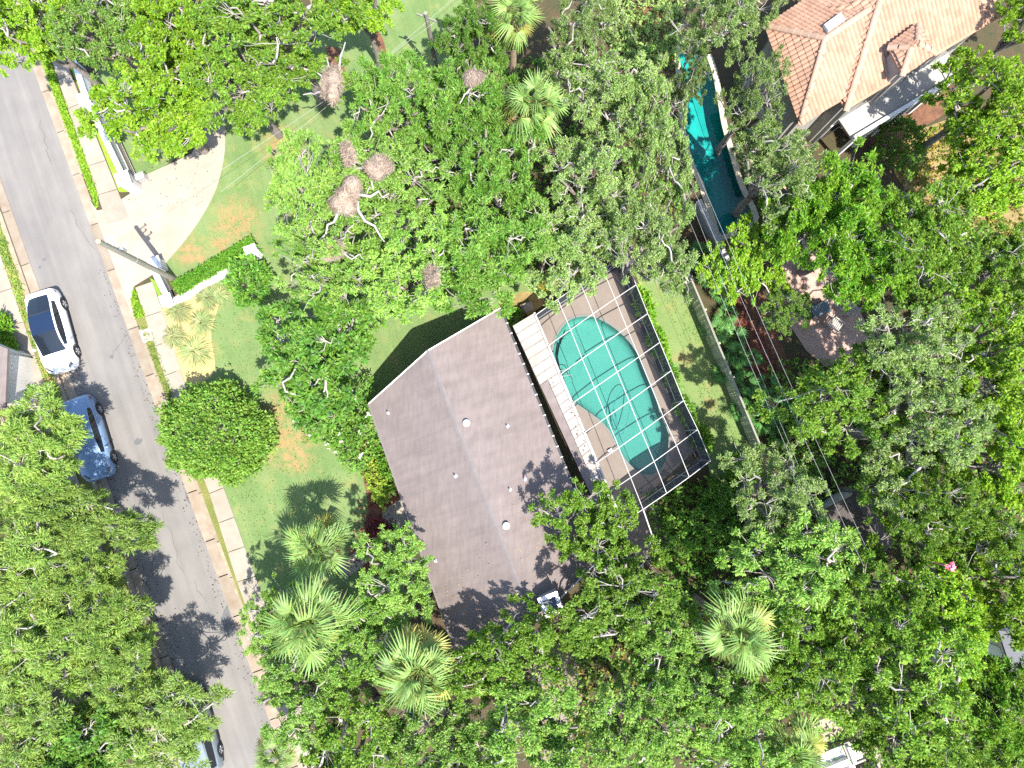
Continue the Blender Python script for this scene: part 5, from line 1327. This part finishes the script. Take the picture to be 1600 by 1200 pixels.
def palm(px, py, rpx, z, label, n_f=21, old=5, dead=4, cat='palm tree', name='fan_palm'):
    c = G(px, py, z); s = rpx / pxm(z) / 1.45
    root = empty(name, (c.x, c.y, 0), label, cat)
    lean = (rnd.uniform(-.3, .3), rnd.uniform(-.3, .3)); ex = rnd.uniform(.7, 1.0); az0 = rnd.uniform(0, 6)
    T = Tubes(); pts_ = [np.array([0, 0, -.1]), np.array([.03, .02, z * .4]), np.array([-.02, .03, z * .75]), np.array([0, 0, z - .05])]
    T.add(np.array(pts_), np.array([.22, .19, .18, .21]), 10); link('trunk', T.mesh('trunk', M['palmtrunk']), root)
    for i in range(n_f + old + dead):
        t = i / (n_f + old + dead); az = az0 + i * 2.39996 + rnd.uniform(-.35, .35)
        if i < n_f: el = 1.35 - 1.3 * (i / n_f) ** ex + rnd.uniform(-.22, .22) + lean[0] * math.cos(az) + lean[1] * math.sin(az); me = FR[i % 4]
        elif i < n_f + old: el = -.12 + rnd.uniform(-.15, .1); me = FO[i % 2]
        else: el = -.7 + rnd.uniform(-.25, .1); me = FD[i % 2]
        sc = s * rnd.uniform(.72, 1.14) * (0.92 if el > .9 else 1)
        link('frond', me, root, (0, 0, z), (rnd.uniform(-.55, .55), -el, az), (sc, sc, sc))
    return root
palm(497, 857, 54, 4.2, 'fan palm standing alone at the front lawn edge by the path', old=3)
palm(484, 972, 66, 6.4, 'large pale fan palm near the sidewalk at the bottom', n_f=23, old=2)
palm(656, 1046, 64, 6.2, 'fan palm with yellow outer fringe below the house corner', n_f=21, old=10, dead=5)
palm(1150, 986, 66, 7.2, 'large bright fan palm in the lower woodland', n_f=25, old=2, dead=1)
palm(833, 168, 60, 6.8, 'fan palm with brown skirt in the tree belt north of the house', old=3, dead=8)
palm(801, 25, 50, 6.2, 'fan palm at the very top edge', old=5, dead=3)
palm(430, 1178, 34, 3.6, 'small fan palm at the road edge at the bottom', n_f=22, old=2, dead=1)
palm(1238, 1170, 56, 5.2, 'spiky palm beside the white patio sofas', n_f=21, old=6, dead=2)

# low palmettos behind the board fence
PM = [fan_mesh(40 + i, M['palmetto'], n_bl=16, L=.55, pet=.5, arc=1.7) for i in range(3)]
spots = [(1092, 405), (1108, 430), (1118, 462), (1130, 495), (1116, 520), (1140, 530), (1148, 560), (1135, 580), (1160, 600), (1172, 625), (1155, 640), (1186, 655), (1195, 600), (1170, 560), (1205, 640), (1215, 680)]
side = ['by the retaining wall', 'below the lime tree']
for i, (x, y_) in enumerate(spots):
    s = rnd.uniform(.75, 1.15)
    root = empty('palmetto', G(x, y_, 0), 'low green palmetto growing in the mulch behind the board fence', 'palmetto', 'palmettos behind the board fence', rnd.uniform(0, 6))
    for j in range(9): link('frond', PM[j % 3], root, (0, 0, .25), (rnd.uniform(-.3, .3), -rnd.uniform(.15, 1.1), j * 2.4 + rnd.uniform(-.3, .3)), (s, s, s))

# ---------------------------------------------------------------- shrubs, hedges, tufts, ground cover
def leafy(name, seed, region, leafL, leafW, m, n_, label, cat, group=None, kind=None, stems=True, flowers=0):
    """region(rng, n) -> points and outward directions, world coordinates"""
    rng = np.random.default_rng(seed); P, O = region(rng, n_)
    c = P.mean(axis=0); c[2] = 0
    V, F = sprigs(rng, P - c, O, 4, leafL, leafW, 0.8)
    me = np_mesh('foliage', V, F, [M[m]])
    if kind == 'stuff':
        o = link(name, me, None, c); return tag(o, label, None, None, 'stuff')
    root = empty(name, c, label, cat, group)
    link('foliage', me, root)
    if stems:
        T = Tubes()
        for i in range(0, len(P), max(1, len(P) // 14)): T.add(wig(rng, np.array([P[i, 0] - c[0], P[i, 1] - c[1], 0]) * np.array([.5, .5, 0]) + [0, 0, -.05], P[i] - c, 4, .04), np.linspace(.03, .012, 4), 5)
        link('stems', T.mesh('stems', M['bark']), root)
    if flowers:
        idx = rng.choice(len(P), flowers); V, F = sprigs(rng, P[idx] - c + O[idx] * .12, O[idx], 6, .16, .10, 1.2, 1.5); link('blossoms', np_mesh('blossoms', V, F, [M['petal']]), root)
    return root
def blob(px, py, rx, ry, z, ang=0.0):
    def f(rng, n_):
        c = np.array(G(px, py, z * .55)); a, b = rx / pxm(z * .5), ry / pxm(z * .5)
        d = unit(rng.normal(0, 1, (n_, 3))); d[:, 2] = np.abs(d[:, 2]) - .3 * rng.random(n_)
        r = rng.uniform(.5, 1, n_)[:, None] ** .5 * (1 + .22 * np.sin(d[:, :1] * 7 + px) * np.cos(d[:, 1:2] * 8 + py))
        P = d * r * np.array([a, b, z * .5]); ca, sa = math.cos(ang), math.sin(ang)
        Q = P.copy(); Q[:, 0] = P[:, 0] * ca - P[:, 1] * sa; Q[:, 1] = P[:, 0] * sa + P[:, 1] * ca
        Q += c; Q[:, 2] = np.maximum(Q[:, 2], .05); return Q, unit(d + [0, 0, .3])
    return f
S1 = 0.16
shrubs = [
 ('leaf_shrub', (528, 640, 68, 62, 2.4, -.6), 900, 'broad shrub dotted with white flowers beside the house wall', 22),
 ('leaf_shrub', (555, 695, 48, 34, 1.6, -.9), 420, 'leafy shrub below the white flowering one', 6),
 ('leaf_yellow', (590, 752, 14, 40, 1.4, .3), 220, 'yellow green croton row along the house wall', 0),
 ('hedge', (603, 735, 12, 34, 1.2, .3), 200, 'dark green shrub strip tight under the left eaves', 0),
 ('leaf_red', (592, 835, 20, 26, .9, .5), 220, 'red leaved shrub beside the front path', 0),
 ('leaf_orange', (878, 432, 46, 16, 1.5, .6), 300, 'orange tinged croton hedge outside the short end of the cage', 0),
 ('leaf_shrub', (800, 495, 14, 16, 1.0, .5), 110, 'small bright plant at the top corner of the patio roof', 0),
 ('leaf_bright', (1006, 478, 13, 32, 1.3, .35), 260, 'bright shrub outside the cage nearest the overhanging oak', 0),
 ('leaf_bright', (1028, 535, 11, 28, 1.2, .35), 240, 'bright shrub outside the long side of the cage', 0),
 ('leaf_shrub', (1048, 585, 10, 22, 1.1, .35), 200, 'shrub beside the bare sandy spot by the cage', 0),
 ('leaf_shrub', (1070, 640, 12, 30, 1.3, .35), 260, 'dark shrub outside the cage near its shaded corner', 0),
 ('leaf_bright', (1096, 685, 13, 22, 1.2, .35), 220, 'lime shrub at the outer corner of the pool cage', 0),
 ('leaf_bright', (1160, 730, 26, 22, 1.3, .1), 240, 'sunlit shrub at the end of the back lawn', 0),
 ('leaf_shrub', (1120, 780, 30, 26, 1.4, .1), 260, 'half shaded shrub below the pool cage corner', 0),
 ('leaf_shrub', (1080, 830, 44, 34, 1.6, .3), 320, 'dark shaded shrub in the gap beside the pool cage', 0),
 ('leaf_dark', (390, 440, 34, 42, 2.2, .2), 420, 'green shrub spilling from the oak onto the front lawn', 0),
 ('leaf_dark', (1405, 225, 38, 45, 2.6, .2), 420, 'dark round shrub in the shade below the tiled house', 0),
 ('leaf_shrub', (1515, 400, 50, 60, 1.8, .2), 420, 'shaded shrub below the dry clearing', 0),
 ('leaf_bright', (20, 560, 12, 34, .9, .3), 240, 'bright hedge plant between the house corner and sidewalk', 0),
 ('leaf_bright', (32, 610, 12, 26, .9, .3), 200, 'bright low shrub where the sidewalk meets the feathery trees', 0),
 ('leaf_bright', (8, 515, 10, 30, .8, .3), 160, 'bright hedge piece at the edge opposite the white sedan', 0),
 ('leaf_shrub', (440, 1010, 40, 50, 1.6, .3), 300, 'low shrub in the shade of the two front palms', 0),
 ('leaf_shrub', (1255, 700, 40, 50, 1.6, .3), 300, 'shrub beside the wires above the shed', 0),
 ('leaf_shrub', (1180, 830, 50, 50, 2.0, .3), 340, 'shaded shrub under the fence end oak', 0),
 ('leaf_shrub', (560, 500, 60, 30, 1.5, .5), 300, 'shaded shrub between the evergreen and the house gable', 0),
 ('leaf_oak', (735, 440, 34, 20, 2.6, .5), 260, 'shrub at the lawn corner by the gable peak', 0),
]
for i, (m, bl_, n_, lab, fl) in enumerate(shrubs):
    leafy('shrub', 300 + i, blob(*bl_), .24 if m in ('leaf_bright', 'leaf_dark') else .19, .10, m, n_, lab, 'shrub', flowers=fl)
# clipped hedge along the driveway lawn
def hedge_region(a, b, w, h):
    def f(rng, n_):
        A_, B2 = np.array(a), np.array(b); d = unit(B2 - A_); s = np.array([-d[1], d[0], 0]); t = rng.random(n_); v = rng.uniform(-1, 1, n_); zz = rng.uniform(.1, 1, n_)
        top = rng.random(n_) < .6; zz[top] = 1; v[~top] = np.sign(v[~top])
        P = A_ + (B2 - A_) * t[:, None] + s * (v * w / 2)[:, None] + np.array([0, 0, 1]) * (zz * h)[:, None]
        O = np.where(top[:, None], np.array([0, 0, 1.0]) + rng.normal(0, .3, (n_, 3)), s * v[:, None]); return P + rng.normal(0, .03, P.shape), unit(O)
    return f
leafy('clipped_hedge', 401, hedge_region(G(284, 457, 0), G(404, 385, 0), 0.75, .8), .10, .06, 'hedge', 3200, 'long clipped green hedge between the driveway lawn and low wall', 'hedge')
hb = MB().bar(G(284, 457, .38), G(404, 385, .38), .6, .74)
hb.thing('hedge_core', M['leaf_dark'], 'dense inner mass of the clipped hedge', 'hedge') if False else None

def tuft(px, py, rpx, h, seed, label):
    rng = np.random.default_rng(seed); n_ = 420; c = G(px, py, 0); r = rpx / pxm(.5)
    az = rng.uniform(0, 6.283, n_); q = rng.uniform(.25, 1, n_); l = r * q
    d = np.stack([np.cos(az), np.sin(az), np.zeros(n_)], 1); s = np.stack([-d[:, 1], d[:, 0], np.zeros(n_)], 1)
    w = .012 + .01 * rng.random(n_); hh = h * (1.1 - .55 * q) * rng.uniform(.8, 1.2, n_)
    b = d * .06; m1 = d * (l * .4)[:, None] + np.array([0, 0, 1]) * (hh * .9)[:, None]; t = d * l[:, None] + np.array([0, 0, 1]) * (hh * .55)[:, None]
    V = np.stack([b - s * w[:, None], b + s * w[:, None], m1 + s * w[:, None], m1 - s * w[:, None], t + s * .003, t - s * .003], 1).reshape(-1, 3)
    i = np.arange(n_)[:, None] * 6; F = np.concatenate([i + [0, 1, 2, 3], i + [3, 2, 4, 5]])
    root = empty('grass_tuft', c, label, 'ornamental grass', 'pale grass tufts in the straw bed')
    link('blades', np_mesh('blades', V, F, [M['tuft']]), root)
for i, (x, y_, r, lab) in enumerate(((329, 466, 24, 'pale grass tuft nearest the boundary wall and lawn'), (318, 505, 24, 'pale grass tuft in the middle of the straw bed'), (281, 487, 22, 'pale grass tuft closest to the short white wall'), (307, 548, 29, 'largest pale grass tuft above the rounded tree'), (275, 527, 20, 'pale grass tuft beside the sidewalk'), (345, 462, 16, 'small pale grass tuft at the lawn corner of the bed'))):
    tuft(x, y_, r * 1.15, .55, 500 + i, lab)

def strip_cover(name, px_poly, n_, m, seed, label, h=.10, leafL=.12, leafW=.07):
    poly = px_poly; xs = [p[0] for p in poly]; ys_ = [p[1] for p in poly]
    def f(rng, k_):
        out = []
        while len(out) < k_:
            x, y_ = rng.uniform(min(xs), max(xs)), rng.uniform(min(ys_), max(ys_))
            if inside((x, y_), poly): out.append(tuple(G(x, y_, .02 + h * rng.random())))
        return np.array(out), unit(np.array([0, 0, .7]) + rng.normal(0, .6, (k_, 3)))
    return leafy(name, seed, f, leafL, leafW, m, n_, label, None, kind='stuff')
strip_cover('ground_cover', [(xr(t) + gwr(t) + 6.5, t) for t in range(-40, 321, 30)] + [(150, 326)] + [(81 + (t - 105) * .36, t) for t in range(300, -41, -30)], 2600, 'ivy', 601, 'bright green ground cover on the verge strip by the driveway')
strip_cover('ground_cover', [(209, 450), (206, 470), (212, 496), (226, 494)], 260, 'ivy', 602, 'bright green ground cover in the small verge island')
strip_cover('ground_cover', [(xl(t) - GWL - 7, t) for t in range(240, 660, 30)] + [((t - 395) * .3465 + 1, t) for t in range(650, 240, -30)], 700, 'leaf_feather', 603, 'patchy weeds on the worn verge beside the white sedan', .12, .14, .06)
strip_cover('ground_cover', [(xr(t) + gwr(t) + 6, t) for t in range(505, 640, 20)] + [(xr(t) + gwr(t) + 20, t) for t in range(640, 505, -20)], 260, 'leaf_feather', 604, 'thin grass on the verge by the meter lid', .06, .1, .04)
strip_cover('undergrowth', [(1200, 560), (1600, 560), (1600, 1200), (1000, 1200), (1000, 900), (1200, 850)], 6000, 'leaf_shrub', 605, 'shaded undergrowth on the floor of the right woodland', .5, .24, .12)
strip_cover('undergrowth', [(420, 380), (700, 260), (760, 100), (1060, 60), (1070, 330), (840, 420), (700, 470), (560, 470)], 2600, 'leaf_shrub', 606, 'shaded undergrowth below the oak belt north of the house', .4, .24, .12)
strip_cover('undergrowth', [(1010, 770), (1140, 740), (1200, 830), (1100, 900), (1020, 880)], 900, 'leaf_shrub', 607, 'dim undergrowth in the dark gap beside the pool cage', .4, .24, .12)
strip_cover('fallen_leaves', [(1085, 370), (1105, 375), (1290, 700), (1250, 715), (1205, 640)], 900, 'leaf_red', 608, 'fallen rust brown leaves on the mulch behind the fence', .02, .12, .07)
strip_cover('undergrowth', [(940, -20), (1070, -20), (1062, 75), (1000, 120), (950, 60)], 900, 'leaf_grey', 609, 'scrubby undergrowth at the top edge beside the teal pool', .5, .22, .09)
strip_cover('undergrowth', [(1395, 240), (1470, 190), (1600, 180), (1600, 470), (1500, 470), (1420, 300)], 1500, 'leaf_orange', 610, 'sparse yellowing weeds on the dry clearing', .15, .2, .1)
strip_cover('undergrowth', [(1195, 335), (1260, 320), (1240, 200), (1170, 200)], 500, 'leaf_grey', 611, 'low plants between the teal pool and the tiled house', .4, .2, .1)
strip_cover('fallen_leaves', [(560, 780), (620, 790), (620, 900), (540, 900)], 300, 'leaf_red', 612, 'fallen red leaves on the bed by the front path', .02, .10, .06)
strip_cover('fallen_leaves', [(850, 980), (1010, 900), (1050, 1010), (900, 1190), (840, 1190)], 900, 'leaf_orange', 613, 'yellow brown leaf litter under the oaks below the chimney', .03, .14, .08)
# leaf litter on the roof under the oaks and along the road edges
def litter(name, pts_fn, n_, m, seed, label, parent=None):
    rng = np.random.default_rng(seed); P = np.array([pts_fn(rng) for _ in range(n_)]); c = P.mean(axis=0)
    ax = unit(rng.normal(0, 1, (n_, 3)) * np.array([1, 1, .1])); nn = unit(np.array([0, 0, 1.0]) + rng.normal(0, .2, (n_, 3))); nn = unit(nn - ax * np.sum(nn * ax, 1, keepdims=True))
    V, F = leaf_arrays(P - c, ax, nn, rng.uniform(.05, .13, n_), rng.uniform(.03, .07, n_))
    return tag(link(name, np_mesh(name, V, F, [M[m]]), None, c), label, None, None, 'stuff')
def roof_pt(rng):
    while True:
        x, y_ = rng.normal(870, 40), rng.normal(830, 90)
        p = on_roof(x, y_); q = (p - B_).dot(nv); 
        if q > .2 and q < 4.0 and p.z > EZ + .05: return tuple(p + Vector((0, 0, .02)))
def roof_pt2(rng):
    while True:
        x, y_ = rng.normal(730, 60), rng.normal(960, 30)
        p = on_roof(x, y_)
        if p.z > EZ + .05 and p.z < RZ and (p - B_).dot(Vector((.354, -.935, 0))) < (E_ - B_).length - .2: return tuple(p + Vector((0, 0, .02)))
litter('fallen_leaves', roof_pt, 180, 'frond_dead', 701, 'scattered dead leaves on the roof slope by the patio')
litter('fallen_leaves', roof_pt2, 140, 'frond_dead', 702, 'scattered dead leaves on the lower roof by the gable')
litter('fallen_leaves', lambda rng: (lambda y_: tuple(G(xr(y_) - abs(rng.normal(0, 7)), y_, -.10)))(rng.uniform(420, 1200)), 260, 'litter', 703, 'dry leaves blown along the road edge by the lawn')
litter('fallen_leaves', lambda rng: (lambda y_: tuple(G(xl(y_) + abs(rng.normal(0, 12)), y_, -.10)))(rng.uniform(580, 1200)), 500, 'litter', 704, 'dry leaves on the road edge under the feathery trees')
litter('fallen_leaves', lambda rng: tuple(G(rng.uniform(150, 340), rng.uniform(230, 330), .035)), 90, 'litter', 705, 'a few dry leaves scattered on the driveway')
litter('fallen_leaves', lambda rng: (lambda t: tuple(G(*(tr_.lerp(br_, t) + Vector((rng.uniform(-26, 0), rng.uniform(-6, 14)))), PZ + .02)))(rng.uniform(.3, 1)), 60, 'litter', 706, 'dead leaves on the white patio roof')
strip_cover('undergrowth', [(1400, 380), (1600, 380), (1600, 560), (1480, 560), (1400, 470)], 1600, 'leaf_shrub', 614, 'shaded undergrowth below the clearing at the edge', .5, .24, .12)
strip_cover('lawn_weeds', [(340, 470), (400, 440), (420, 560), (470, 700), (560, 740), (540, 800), (470, 800), (400, 860), (352, 765), (410, 680), (340, 560)], 700, 'leaf_shrub', 615, 'small weeds dotted over the front lawn', .01, .055, .035)
strip_cover('lawn_weeds', [(300, 400), (350, 320), (360, 230), (450, 180), (430, 320), (380, 375)], 420, 'leaf_shrub', 616, 'small weeds dotted over the lawn by the driveway', .01, .055, .035)
strip_cover('lawn_weeds', [(1020, 420), (1050, 410), (1165, 690), (1120, 690)], 350, 'leaf_bright', 617, 'small weeds dotted over the back lawn', .01, .055, .035)
strip_cover('undergrowth', [(840, 1010), (1010, 930), (1080, 1030), (960, 1200), (830, 1200)], 1100, 'leaf_oak', 618, 'low green growth between the oaks below the chimney', .5, .2, .1)
